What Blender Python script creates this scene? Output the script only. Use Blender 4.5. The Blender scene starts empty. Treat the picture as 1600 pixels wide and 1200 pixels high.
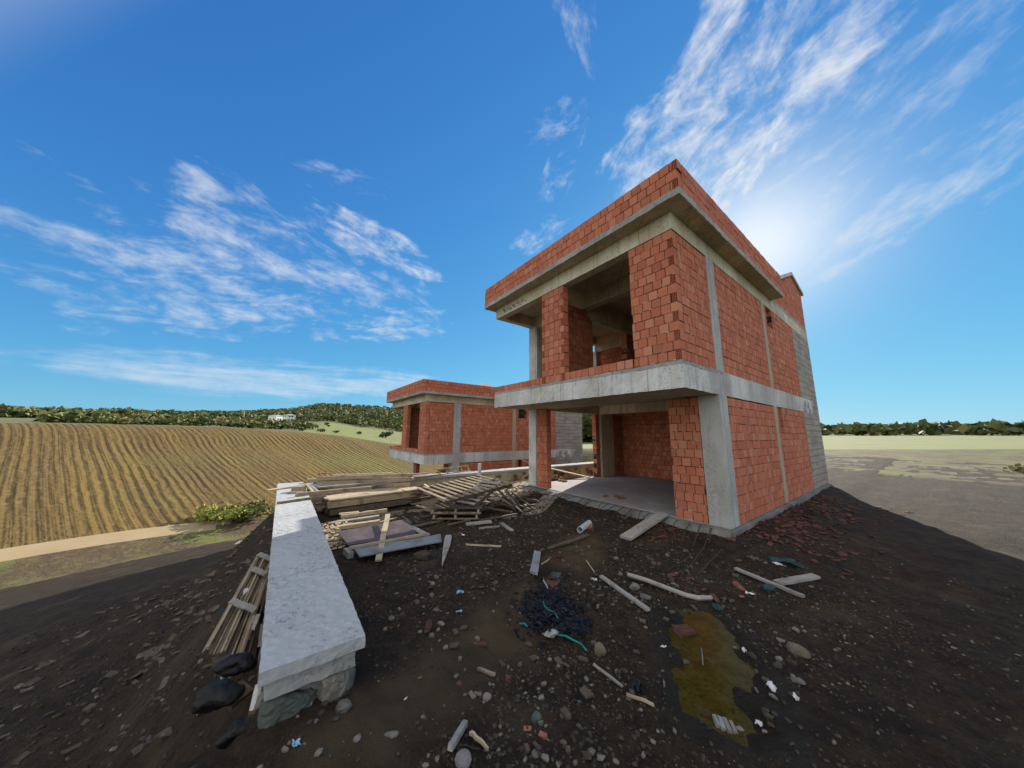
import bpy, bmesh, math, random
import numpy as np
from mathutils import Vector, Matrix
random.seed(7); rng = np.random.default_rng(11)
S = bpy.context.scene
COL = S.collection
R = math.radians

# ---------------------------------------------------------------- camera
CAM = np.array([2.514, -5.8368, 2.1287])
CR = np.array([0.5990, 0.8007, 0.0094]); CU = np.array([0.1217, -0.1027, 0.9872]); CF = np.array([-0.7914, 0.5902, 0.1589])
FPX = 473.46                                   # focal length measured in pixels of the 1600 px wide photo
cd = bpy.data.cameras.new('camera'); cam = bpy.data.objects.new('camera', cd); COL.objects.link(cam)
cd.sensor_fit = 'HORIZONTAL'; cd.sensor_width = 36; cd.lens = 36 * FPX / 1600
cd.clip_start = 0.05; cd.clip_end = 20000
mw = Matrix.Identity(4)
for i in range(3):
    mw[i][0] = CR[i]; mw[i][1] = CU[i]; mw[i][2] = -CF[i]; mw[i][3] = CAM[i]
cam.matrix_world = mw
S.camera = cam

def ray(x, y):
    return CF + CR * (x - 800) / FPX + CU * (600 - y) / FPX
def at(x, y, z=0.0):                           # survey helper: where the sight line through a photo point meets height z
    d = ray(x, y); return CAM + d * ((z - CAM[2]) / d[2])
def unit(v):
    v = np.asarray(v, float); return v / np.linalg.norm(v)

# ---------------------------------------------------------------- light
SUN = unit((-0.362, 0.815, 0.452))              # from the edge of the shade on the wall cap and the hidden blaze behind the parapet
EL = math.asin(SUN[2]); AZ = math.atan2(SUN[0], SUN[1])
sd = bpy.data.lights.new('sun', 'SUN'); sd.energy = 3.6; sd.angle = R(0.55); sd.color = (1.0, 0.93, 0.82)
so = bpy.data.objects.new('sun', sd); COL.objects.link(so)
so.rotation_euler = Vector(SUN).to_track_quat('Z', 'Y').to_euler()
S.view_settings.view_transform = 'Standard'; S.view_settings.look = 'None'
S.view_settings.gamma = 1; S.view_settings.use_curve_mapping = False
S.view_settings.exposure = 1.3
SKY_STRENGTH = 0.11

class NT:                                      # small node-tree builder
    def __init__(s, nt): s.nt = nt
    def n(s, typ, **kw):
        nd = s.nt.nodes.new(typ)
        for k, v in kw.items():
            if k.startswith('i_'):
                key = k[2:]; key = int(key) if key.isdigit() else key
                s.put(nd.inputs[key], v)
            else: setattr(nd, k, v)
        return nd
    def put(s, sock, v):
        if isinstance(v, bpy.types.NodeSocket): s.nt.links.new(v, sock)
        elif isinstance(v, (bpy.types.Node,)): s.nt.links.new(v.outputs[0], sock)
        else:
            if sock.type == 'RGBA' and not hasattr(v, '__len__'): v = (v, v, v, 1)
            if sock.type == 'RGBA' and len(v) == 3: v = (*v, 1)
            sock.default_value = v
    def math(s, op, a, b=None, clamp=False):
        nd = s.nt.nodes.new('ShaderNodeMath'); nd.operation = op; nd.use_clamp = clamp
        s.put(nd.inputs[0], a)
        if b is not None: s.put(nd.inputs[1], b)
        return nd.outputs[0]
    def vmath(s, op, a, b=None):
        nd = s.nt.nodes.new('ShaderNodeVectorMath'); nd.operation = op
        s.put(nd.inputs[0], a)
        if b is not None: s.put(nd.inputs[1], b)
        return nd.outputs[1] if op in ('DOT_PRODUCT', 'LENGTH') else nd.outputs[0]
    def mix(s, fac, a, b, blend='MIX'):
        nd = s.nt.nodes.new('ShaderNodeMix'); nd.data_type = 'RGBA'; nd.blend_type = blend
        s.put(nd.inputs[0], fac); s.put(nd.inputs[6], a); s.put(nd.inputs[7], b)
        return nd.outputs[2]
    def ramp(s, v, lo, hi, a=0.0, b=1.0):
        nd = s.nt.nodes.new('ShaderNodeMapRange'); nd.interpolation_type = 'SMOOTHSTEP'
        s.put(nd.inputs[0], v); s.put(nd.inputs[1], lo); s.put(nd.inputs[2], hi); s.put(nd.inputs[3], a); s.put(nd.inputs[4], b)
        return nd.outputs[0]
    def noise(s, vec, scale, detail=4, rough=0.55, dist=0.0, out=0):
        nd = s.nt.nodes.new('ShaderNodeTexNoise'); nd.noise_dimensions = '3D'
        if vec is not None: s.put(nd.inputs['Vector'], vec)
        nd.inputs['Scale'].default_value = scale; nd.inputs['Detail'].default_value = detail
        nd.inputs['Roughness'].default_value = rough; nd.inputs['Distortion'].default_value = dist
        return nd.outputs[out]
    def comb(s, x, y, z):
        nd = s.nt.nodes.new('ShaderNodeCombineXYZ')
        for i, v in enumerate((x, y, z)): s.put(nd.inputs[i], v)
        return nd.outputs[0]

W = bpy.data.worlds.new('World'); S.world = W; W.use_nodes = True
W.node_tree.nodes.clear()
t = NT(W.node_tree)
sky = t.n('ShaderNodeTexSky', sky_type='NISHITA', sun_disc=False)
sky.sun_elevation = EL; sky.sun_rotation = AZ; sky.air_density = 1.0; sky.dust_density = 0.15; sky.ozone_density = 3.0; sky.altitude = 300
hs = t.n('ShaderNodeHueSaturation', i_Color=sky.outputs[0]); hs.inputs['Saturation'].default_value = 1.0; hs.inputs['Value'].default_value = 1.0
tc = t.n('ShaderNodeTexCoord'); D = tc.outputs['Generated']

def cloud_bank(cx, cy, ax, ay, half_long, half_across, scale_long, scale_across, lo, hi, amount, seed, edge=0.55):
    """cirrus bank around a sky direction: streaks run along (ax, ay) as seen from the site; half sizes are tangents of angles"""
    c = unit(ray(cx, cy)); e1 = ray(cx + ax, cy + ay) / FPX - ray(cx, cy) / FPX
    e1 = unit(e1 - c * (e1 @ c)); e2 = np.cross(c, e1)
    w = t.vmath('DOT_PRODUCT', D, tuple(c)); wm = t.math('MAXIMUM', w, 0.05)
    a = t.math('DIVIDE', t.vmath('DOT_PRODUCT', D, tuple(e1)), wm)
    b = t.math('DIVIDE', t.vmath('DOT_PRODUCT', D, tuple(e2)), wm)
    rr = t.math('SQRT', t.math('ADD', t.math('POWER', t.math('DIVIDE', a, half_long), 2.0), t.math('POWER', t.math('DIVIDE', b, half_across), 2.0)))
    wob = t.noise(t.comb(t.math('MULTIPLY', a, 5.0), t.math('MULTIPLY', b, 5.0), seed + 9.3), 1.0, 3, 0.6)
    rr = t.math('ADD', rr, t.math('MULTIPLY', t.math('SUBTRACT', wob, 0.5), 0.9))
    mask = t.ramp(rr, edge, 1.05, 1.0, 0.0)
    mask = t.math('MULTIPLY', mask, t.math('GREATER_THAN', w, 0.06))
    v = t.comb(t.math('MULTIPLY', a, scale_long), t.math('MULTIPLY', b, scale_across), seed)
    n = t.noise(v, 1.0, 7, 0.62, 0.55)
    fine = t.noise(t.comb(t.math('MULTIPLY', a, scale_long * 4.0), t.math('MULTIPLY', b, scale_across * 2.4), seed + 4), 1.0, 4, 0.6, 0.3)
    n = t.math('ADD', t.math('MULTIPLY', n, 0.70), t.math('MULTIPLY', fine, 0.30))
    th = t.math('ADD', n, t.math('MULTIPLY', t.math('SUBTRACT', mask, 1.0), 0.32))
    puff = t.noise(t.comb(t.math('MULTIPLY', a, 26.0), t.math('MULTIPLY', b, 30.0), seed + 2), 1.0, 3, 0.6)
    th = t.math('ADD', th, t.math('MULTIPLY', t.math('SUBTRACT', puff, 0.5), 0.16))
    return t.math('MULTIPLY', t.ramp(th, lo + 0.012, hi + 0.055), amount)

banks = [
    cloud_bank(1165, 130, 100, -105, 0.46, 0.215, 7.0, 12.0, 0.375, 0.66, 0.88, 1.7, 0.58),
    cloud_bank(1165, 262, 100, -130, 0.15, 0.05, 8.0, 22.0, 0.36, 0.58, 0.90, 3.1, 0.5),
    cloud_bank(1232, 300, 100, -60, 0.20, 0.10, 8.0, 20.0, 0.46, 0.72, 0.40, 5.2, 0.4),
    cloud_bank(480, 390, 100, 42, 0.46, 0.19, 6.0, 17.0, 0.42, 0.72, 0.74, 11.4, 0.42),
    cloud_bank(610, 385, 100, 50, 0.25, 0.07, 7.0, 18.0, 0.41, 0.68, 0.75, 14.9, 0.45),
    cloud_bank(560, 500, 100, 10, 0.48, 0.10, 6.0, 20.0, 0.43, 0.70, 0.72, 21.0, 0.4),
    cloud_bank(380, 480, 100, 12, 0.34, 0.13, 6.0, 20.0, 0.43, 0.70, 0.70, 24.0, 0.4),
    cloud_bank(470, 590, 100, 8, 0.75, 0.075, 2.5, 20.0, 0.33, 0.64, 0.55, 31.0, 0.4),
    cloud_bank(840, 370, 100, -50, 0.17, 0.09, 8.0, 18.0, 0.42, 0.68, 0.72, 41.0, 0.4),
    cloud_bank(880, 270, 60, -100, 0.20, 0.10, 9.0, 18.0, 0.46, 0.72, 0.60, 47.0, 0.35),
    cloud_bank(880, 180, 100, -40, 0.14, 0.06, 8.0, 18.0, 0.44, 0.70, 0.60, 51.0, 0.35),
    cloud_bank(905, 20, 30, 100, 0.20, 0.07, 7.0, 18.0, 0.46, 0.72, 0.50, 55.0, 0.35),
    cloud_bank(540, 285, 100, 30, 0.24, 0.07, 7.0, 20.0, 0.46, 0.74, 0.50, 61.0, 0.35),
    cloud_bank(200, 420, 100, 25, 0.45, 0.22, 5.0, 16.0, 0.43, 0.70, 0.70, 71.0, 0.4),
    cloud_bank(1420, 200, 100, -90, 0.50, 0.30, 5.0, 13.0, 0.44, 0.72, 0.55, 77.0, 0.5),
]
den = banks[0]
for bk in banks[1:]: den = t.math('MAXIMUM', den, bk)
csun = t.vmath('DOT_PRODUCT', D, tuple(SUN))
# deep blue air, with the blaze round the sun rolled off softly
skyc = t.mix(1.0, hs.outputs[0], (0.22, 0.66, 1.55), 'MULTIPLY')
roll = t.vmath('ADD', t.vmath('MULTIPLY', skyc, (1 / 4.2,) * 3), (1.0, 1.0, 1.0))
skyc = t.vmath('DIVIDE', skyc, roll)
glow_dot = t.math('MAXIMUM', t.vmath('DOT_PRODUCT', D, tuple(unit(ray(1185, 385)))), 0.0)
glow = t.math('ADD', t.math('MULTIPLY', t.math('POWER', glow_dot, 55.0), 0.62), t.math('MULTIPLY', t.math('POWER', glow_dot, 160.0), 0.35))   # sun's glow beside the parapet, painted into the sky off the lamp's direction
skyc = t.mix(t.math('MULTIPLY', glow, 0.8, True), skyc, (3.9, 4.0, 4.1))
cc = t.mix(den, skyc, (3.1, 3.2, 3.35))
# bright cloud deck added behind the camera to fill the shaded walls
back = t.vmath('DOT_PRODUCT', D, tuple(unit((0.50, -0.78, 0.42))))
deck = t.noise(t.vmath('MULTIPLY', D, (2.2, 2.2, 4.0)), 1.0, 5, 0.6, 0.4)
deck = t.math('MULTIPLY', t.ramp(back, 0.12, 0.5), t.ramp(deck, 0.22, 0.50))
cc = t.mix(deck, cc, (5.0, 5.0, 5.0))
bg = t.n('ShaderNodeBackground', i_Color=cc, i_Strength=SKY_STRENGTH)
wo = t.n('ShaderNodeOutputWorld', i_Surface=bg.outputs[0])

# ---------------------------------------------------------------- materials
def mat(name, rough=0.85):
    m = bpy.data.materials.new(name); m.use_nodes = True; m.node_tree.nodes.clear()
    n = NT(m.node_tree); b = n.n('ShaderNodeBsdfPrincipled'); o = n.n('ShaderNodeOutputMaterial', i_Surface=b.outputs[0])
    b.inputs['Roughness'].default_value = rough; b.inputs['Specular IOR Level'].default_value = 0.25
    return m, n, b
def bump(n, b, h, strength, dist):
    bp = n.n('ShaderNodeBump', i_Height=h); bp.inputs['Strength'].default_value = strength; bp.inputs['Distance'].default_value = dist
    n.put(b.inputs['Normal'], bp.outputs[0])

def m_brick():
    m, n, b = mat('hollow_brick_clay', 0.9)
    at_ = n.n('ShaderNodeAttribute', attribute_name='tint'); P = n.n('ShaderNodeTexCoord').outputs['Object']
    s = n.n('ShaderNodeSeparateColor', i_Color=at_.outputs['Color'])
    c = n.mix(s.outputs[0], (0.40, 0.121, 0.063), (0.48, 0.170, 0.094))
    c = n.mix(n.ramp(s.outputs[1], 0.80, 1.0, 0, 0.8), c, (0.31, 0.098, 0.062))
    c = n.mix(n.ramp(s.outputs[2], 0.75, 1.0, 0, 0.7), c, (0.54, 0.24, 0.145))
    c = n.mix(n.math('MULTIPLY', n.ramp(n.noise(P, 10, 6, 0.75), 0.50, 0.70), 0.45), c, (0.52, 0.28, 0.19))
    c = n.mix(n.math('MULTIPLY', n.ramp(n.noise(P, 40, 3, 0.7), 0.6, 0.72), 0.45), c, (0.22, 0.07, 0.045))
    n.put(b.inputs['Base Color'], c)
    g = n.n('ShaderNodeTexWave', wave_type='BANDS', bands_direction='Z', i_Vector=P); g.inputs['Scale'].default_value = 13; g.inputs['Distortion'].default_value = 0.6
    c = n.mix(n.math('MULTIPLY', n.ramp(g.outputs[1], 0.6, 1.0), 0.22), c, (0.22, 0.07, 0.04)); n.put(b.inputs['Base Color'], c)
    bump(n, b, n.math('ADD', n.noise(P, 60, 3), n.math('MULTIPLY', g.outputs[1], 0.35)), 0.5, 0.006)
    return m
def m_mortar():
    m, n, b = mat('mortar', 0.95); P = n.n('ShaderNodeTexCoord').outputs['Object']
    n.put(b.inputs['Base Color'], n.mix(n.ramp(n.noise(P, 7.0, 4), 0.54, 0.66), (0.05, 0.03, 0.022), (0.40, 0.32, 0.25)))
    return m
def m_concrete(name, base, dark, warm, streak=0.5, board=0.0, pits=0.4, joints=False, speck=0.5, white=0.45):
    m, n, b = mat(name, 0.9); P = n.n('ShaderNodeTexCoord').outputs['Object']
    big = n.noise(P, 0.9, 5, 0.6); st = n.noise(n.vmath('MULTIPLY', P, (5, 5, 0.6)), 1.6, 5, 0.65); fine = n.noise(P, 26, 5, 0.7)
    c = n.mix(n.ramp(big, 0.38, 0.66), base, warm)
    c = n.mix(n.math('MULTIPLY', n.ramp(st, 0.5, 0.72), streak), c, dark)
    c = n.mix(n.math('MULTIPLY', n.ramp(fine, 0.5, 0.66), 0.35), c, tuple(x * 1.35 for x in base))
    vor = n.n('ShaderNodeTexVoronoi', i_Vector=n.vmath('ADD', P, n.noise(P, 12, 2, out=1)), i_Scale=17.0)
    pit = n.math('MULTIPLY', n.ramp(vor.outputs[0], 0.10, 0.24, 1, 0), n.ramp(n.noise(P, 2.2, 3), 0.46, 0.6))
    c = n.mix(n.math('MULTIPLY', pit, pits), c, tuple(x * 0.28 for x in dark))
    sp = n.math('MULTIPLY', n.ramp(n.noise(P, 22, 4, 0.8), 0.54, 0.63), n.ramp(n.noise(P, 1.7, 3), 0.36, 0.6))
    c = n.mix(n.math('MULTIPLY', sp, speck), c, tuple(x * 0.30 for x in dark))
    wh = n.math('MULTIPLY', n.ramp(n.noise(n.vmath('MULTIPLY', P, (1, 1, 0.5)), 2.6, 5, 0.7), 0.52, 0.62), white)
    c = n.mix(wh, c, tuple(min(.62, x * 1.3) for x in base))
    if joints:
        xyz = n.n('ShaderNodeSeparateXYZ', i_Vector=P); q = n.math('ADD', n.math('ADD', xyz.outputs[0], xyz.outputs[1]), 40.35)
        fr = n.math('FRACT', n.math('DIVIDE', q, 1.22)); ln = n.math('LESS_THAN', n.math('ABSOLUTE', n.math('SUBTRACT', fr, 0.5)), 0.009)
        tone = n.noise(n.comb(n.math('FLOOR', n.math('DIVIDE', q, 1.22)), 0.3, 0.7), 3.7, 0)
        c = n.mix(n.ramp(tone, 0.35, 0.65, 0, 0.45), c, dark); c = n.mix(n.math('MULTIPLY', ln, 0.55), c, tuple(x * 0.5 for x in dark))
    h = n.math('ADD', n.math('MULTIPLY', fine, 0.7), n.math('MULTIPLY', pit, -0.6 * pits))
    h = n.math('ADD', h, n.math('MULTIPLY', sp, -0.8 * speck))
    if board:
        wv = n.n('ShaderNodeTexWave', wave_type='BANDS', bands_direction='Z', wave_profile='SAW', i_Vector=P)
        wv.inputs['Scale'].default_value = board; wv.inputs['Distortion'].default_value = 0.25; wv.inputs['Detail'].default_value = 3
        c = n.mix(n.ramp(wv.outputs[1], 0.75, 1.0, 0, 0.7), c, tuple(x * 0.45 for x in dark))
        c = n.mix(n.math('MULTIPLY', n.ramp(n.noise(n.vmath('MULTIPLY', P, (0.6, 0.6, 5)), 1.5, 4), 0.45, 0.65), 0.6), c, dark)
        h = n.math('ADD', h, wv.outputs[1])
    n.put(b.inputs['Base Color'], c); bump(n, b, h, 0.55, 0.012)
    return m
def m_wood(name, a, c2, dark, rough=0.8):
    m, n, b = mat(name, rough); tc = n.n('ShaderNodeTexCoord'); oi = n.n('ShaderNodeObjectInfo')
    P = n.vmath('ADD', tc.outputs['Object'], n.comb(n.math('MULTIPLY', oi.outputs['Random'], 37.0), oi.outputs['Random'], 0.0))
    at_ = n.n('ShaderNodeAttribute', attribute_name='tint')
    sp = n.n('ShaderNodeSeparateColor', i_Color=at_.outputs['Color'])
    P = n.vmath('ADD', P, n.comb(0.0, n.math('MULTIPLY', sp.outputs[1], 5.0), n.math('MULTIPLY', sp.outputs[2], 5.0)))
    gr = n.noise(n.vmath('MULTIPLY', P, (2.2, 42, 42)), 1.0, 5, 0.65, 0.4); bl = n.noise(P, 3.5, 4, 0.6)
    c = n.mix(gr, a, c2)
    c = n.mix(n.math('MULTIPLY', n.ramp(bl, 0.46, 0.7), 0.75), c, dark)
    c = n.mix(n.math('MULTIPLY', n.ramp(n.noise(P, 8, 3), 0.6, 0.72), 0.5), c, tuple(min(0.7, x * 1.5) for x in a))
    c = n.mix(n.math('MULTIPLY', n.math('SUBTRACT', oi.outputs['Random'], 0.35, True), 0.6), c, dark)
    n.put(b.inputs['Base Color'], c); bump(n, b, gr, 0.5, 0.004)
    return m
def m_plain(name, col, rough=0.7, var=0.35, scale=14):
    m, n, b = mat(name, rough); P = n.n('ShaderNodeTexCoord').outputs['Object']
    n.put(b.inputs['Base Color'], n.mix(n.ramp(n.noise(P, scale, 4), 0.35, 0.7), col, tuple(x * (1 - var) for x in col)))
    bump(n, b, n.noise(P, scale * 3, 4), 0.3, 0.006)
    return m
def m_stone(name, a, c2, rough=0.85):
    m, n, b = mat(name, rough); P = n.n('ShaderNodeTexCoord').outputs['Object']; oi = n.n('ShaderNodeObjectInfo')
    at_ = n.n('ShaderNodeAttribute', attribute_name='tint')
    sp = n.n('ShaderNodeSeparateColor', i_Color=at_.outputs['Color'])
    c = n.mix(n.ramp(n.noise(P, 7, 5, 0.65), 0.35, 0.68), a, c2)
    c = n.mix(sp.outputs[0], n.mix(0.5, c, (0.03, 0.028, 0.025)), c)
    c = n.mix(n.math('MULTIPLY', n.ramp(sp.outputs[1], 0.8, 1.0), 0.75), c, (0.20, 0.17, 0.14))
    n.put(b.inputs['Base Color'], c); bump(n, b, n.noise(P, 30, 5, 0.7), 0.7, 0.01)
    return m
def m_soil():
    m, n, b = mat('site_soil', 0.95); P = n.n('ShaderNodeNewGeometry').outputs['Position']
    a = n.n('ShaderNodeAttribute', attribute_name='tint'); s = n.n('ShaderNodeSeparateColor', i_Color=a.outputs['Color'])
    f = n.noise(P, 5.0, 8, 0.7); g = n.noise(P, 34, 6, 0.75)
    c = n.mix(n.ramp(f, 0.38, 0.64), (0.0165, 0.0095, 0.0046), (0.042, 0.025, 0.0125))
    c = n.mix(n.math('MULTIPLY', n.ramp(g, 0.48, 0.68), 0.65), c, (0.074, 0.051, 0.031))
    c = n.mix(n.ramp(n.noise(P, 0.9, 5, 0.65), 0.52, 0.70, 0, 0.55), c, (0.088, 0.060, 0.034))
    c = n.mix(n.ramp(n.noise(n.vmath('ADD', P, (7, 3, 0)), 1.4, 4, 0.6), 0.55, 0.68, 0, 0.7), c, (0.012, 0.008, 0.005))
    mud = n.mix(n.ramp(n.noise(n.vmath('MULTIPLY', P, (1, 1, 1)), 2.2, 6, 0.6), 0.35, 0.65), (0.060, 0.039, 0.0185), (0.100, 0.068, 0.034))
    c = n.mix(n.math('MULTIPLY', s.outputs[0], 0.85), c, mud)
    c = n.mix(n.math('MULTIPLY', s.outputs[1], n.ramp(n.noise(P, 9, 5, 0.7), 0.42, 0.62)), c, (0.065, 0.024, 0.018))
    c = n.mix(n.ramp(n.math('ADD', n.n('ShaderNodeSeparateXYZ', i_Vector=P).outputs[0], n.math('MULTIPLY', n.noise(P, 0.5, 5), 6.0)), 8.0, 11.0, 0, 0.9), c, n.mix(g, (0.07, 0.075, 0.025), (0.16, 0.13, 0.065)))
    c = n.mix(n.math('MULTIPLY', s.outputs[2], 0.85), c, n.mix(n.noise(P, 11, 5), (0.22, 0.17, 0.115), (0.40, 0.33, 0.25)))
    wet = n.math('SUBTRACT', 1.0, a.outputs['Alpha']); c = n.mix(n.math('MULTIPLY', wet, 0.85), c, n.mix(n.noise(P, 8, 5, 0.7), (0.008, 0.006, 0.0035), (0.026, 0.019, 0.010)))
    n.put(b.inputs['Base Color'], c); n.put(b.inputs['Roughness'], n.ramp(wet, 0.2, 0.9, 0.95, 0.45))
    vor = n.n('ShaderNodeTexVoronoi', i_Vector=P, i_Scale=24.0)
    h = n.math('ADD', n.math('MULTIPLY', g, 1.0), n.math('MULTIPLY', n.math('MULTIPLY', vor.outputs[0], -0.7), n.math('SUBTRACT', 1.0, s.outputs[0])))
    h = n.math('ADD', h, n.math('MULTIPLY', n.noise(P, 120, 3, 0.8), 0.5))
    bump(n, b, h, 1.0, 0.035)
    return m
def m_terrain(kind):
    m, n, b = mat(kind + '_ground', 0.95); P = n.n('ShaderNodeNewGeometry').outputs['Position']
    if kind == 'ploughed_field':
        a = R(-58); dx = -(-0.5978 * math.sin(a) + 0.8016 * math.cos(a)); dy = 0.8016 * math.sin(a) + 0.5978 * math.cos(a)
        dx, dy = CR[0] * math.sin(a) + CF[0] / 0.9873 * math.cos(a), CR[1] * math.sin(a) + CF[1] / 0.9873 * math.cos(a)
        across = n.vmath('DOT_PRODUCT', P, (-dy, dx, 0)); along = n.vmath('DOT_PRODUCT', P, (dx, dy, 0))
        across = n.math('ADD', across, n.math('MULTIPLY', n.noise(P, 0.02, 2), 5.0))
        q = n.comb(n.math('MULTIPLY', along, 0.03), across, 0)
        fur = n.noise(n.vmath('MULTIPLY', q, (1, 2.6, 1)), 1.0, 2, 0.5); fine = n.noise(P, 1.6, 5, 0.7)
        wide = n.noise(n.vmath('MULTIPLY', q, (1, 0.33, 1)), 1.0, 3, 0.6)
        rows = n.math('MULTIPLY', n.math('SINE', n.math('MULTIPLY', n.math('ADD', across, n.math('MULTIPLY', n.noise(P, 0.4, 3), 0.5)), 11.0)), n.ramp(n.noise(P, 0.12, 4, 0.7), 0.35, 0.65, 0.15, 1.0))
        c = n.mix(n.ramp(wide, 0.38, 0.62), (0.148, 0.096, 0.024), (0.112, 0.072, 0.022))
        c = n.mix(n.math('MULTIPLY', n.ramp(fur, 0.5, 0.72), 0.5), c, (0.095, 0.060, 0.028))
        c = n.mix(n.ramp(rows, -0.2, 1.0, 0.0, 0.35), c, (0.12, 0.075, 0.03))
        c = n.mix(n.ramp(fine, 0.5, 0.7, 0, 0.65), c, (0.19, 0.13, 0.038))
        c = n.mix(n.ramp(n.noise(P, 0.05, 4), 0.45, 0.7, 0, 0.6), c, (0.125, 0.120, 0.026))
        bump(n, b, n.math('ADD', n.math('ADD', fine, n.math('MULTIPLY', fur, -0.9)), n.math('MULTIPLY', rows, -0.25)), 1.0, 0.35)
    elif kind == 'meadow':
        c = n.mix(n.noise(P, 0.06, 5), (0.105, 0.130, 0.032), (0.190, 0.190, 0.065))
        c = n.mix(n.ramp(n.noise(P, 0.5, 4), 0.5, 0.7, 0, 0.5), c, (0.09, 0.12, 0.03))
    elif kind == 'hill':
        c = n.mix(n.noise(P, 0.02, 5), (0.07, 0.085, 0.030), (0.17, 0.15, 0.065))
    elif kind == 'dirt_path':
        c = n.mix(n.noise(P, 0.8, 5), (0.25, 0.185, 0.10), (0.36, 0.275, 0.16))
    else:
        c = n.mix(n.ramp(n.noise(P, 0.35, 6, 0.65), 0.4, 0.62), (0.085, 0.060, 0.034), (0.12, 0.125, 0.036))
        c = n.mix(n.ramp(n.noise(P, 3, 5), 0.5, 0.7, 0, 0.6), c, (0.17, 0.13, 0.07)); bump(n, b, n.noise(P, 5, 6, 0.7), 0.8, 0.15)
    n.put(b.inputs['Base Color'], c)
    return m
def m_leaf(name, a, c2):
    m, n, b = mat(name, 0.75); at_ = n.n('ShaderNodeAttribute', attribute_name='tint')
    s = n.n('ShaderNodeSeparateColor', i_Color=at_.outputs['Color'])
    c = n.mix(s.outputs[0], a, c2); c = n.mix(n.ramp(s.outputs[1], 0.93, 1.0, 0, 0.5), c, (0.15, 0.11, 0.03)); c = n.mix(n.ramp(s.outputs[2], 0.84, 0.97, 0, 0.5), c, (0.17, 0.125, 0.045))
    n.put(b.inputs['Base Color'], c)
    b.inputs['Subsurface Weight'].default_value = 0.0
    return m

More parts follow.
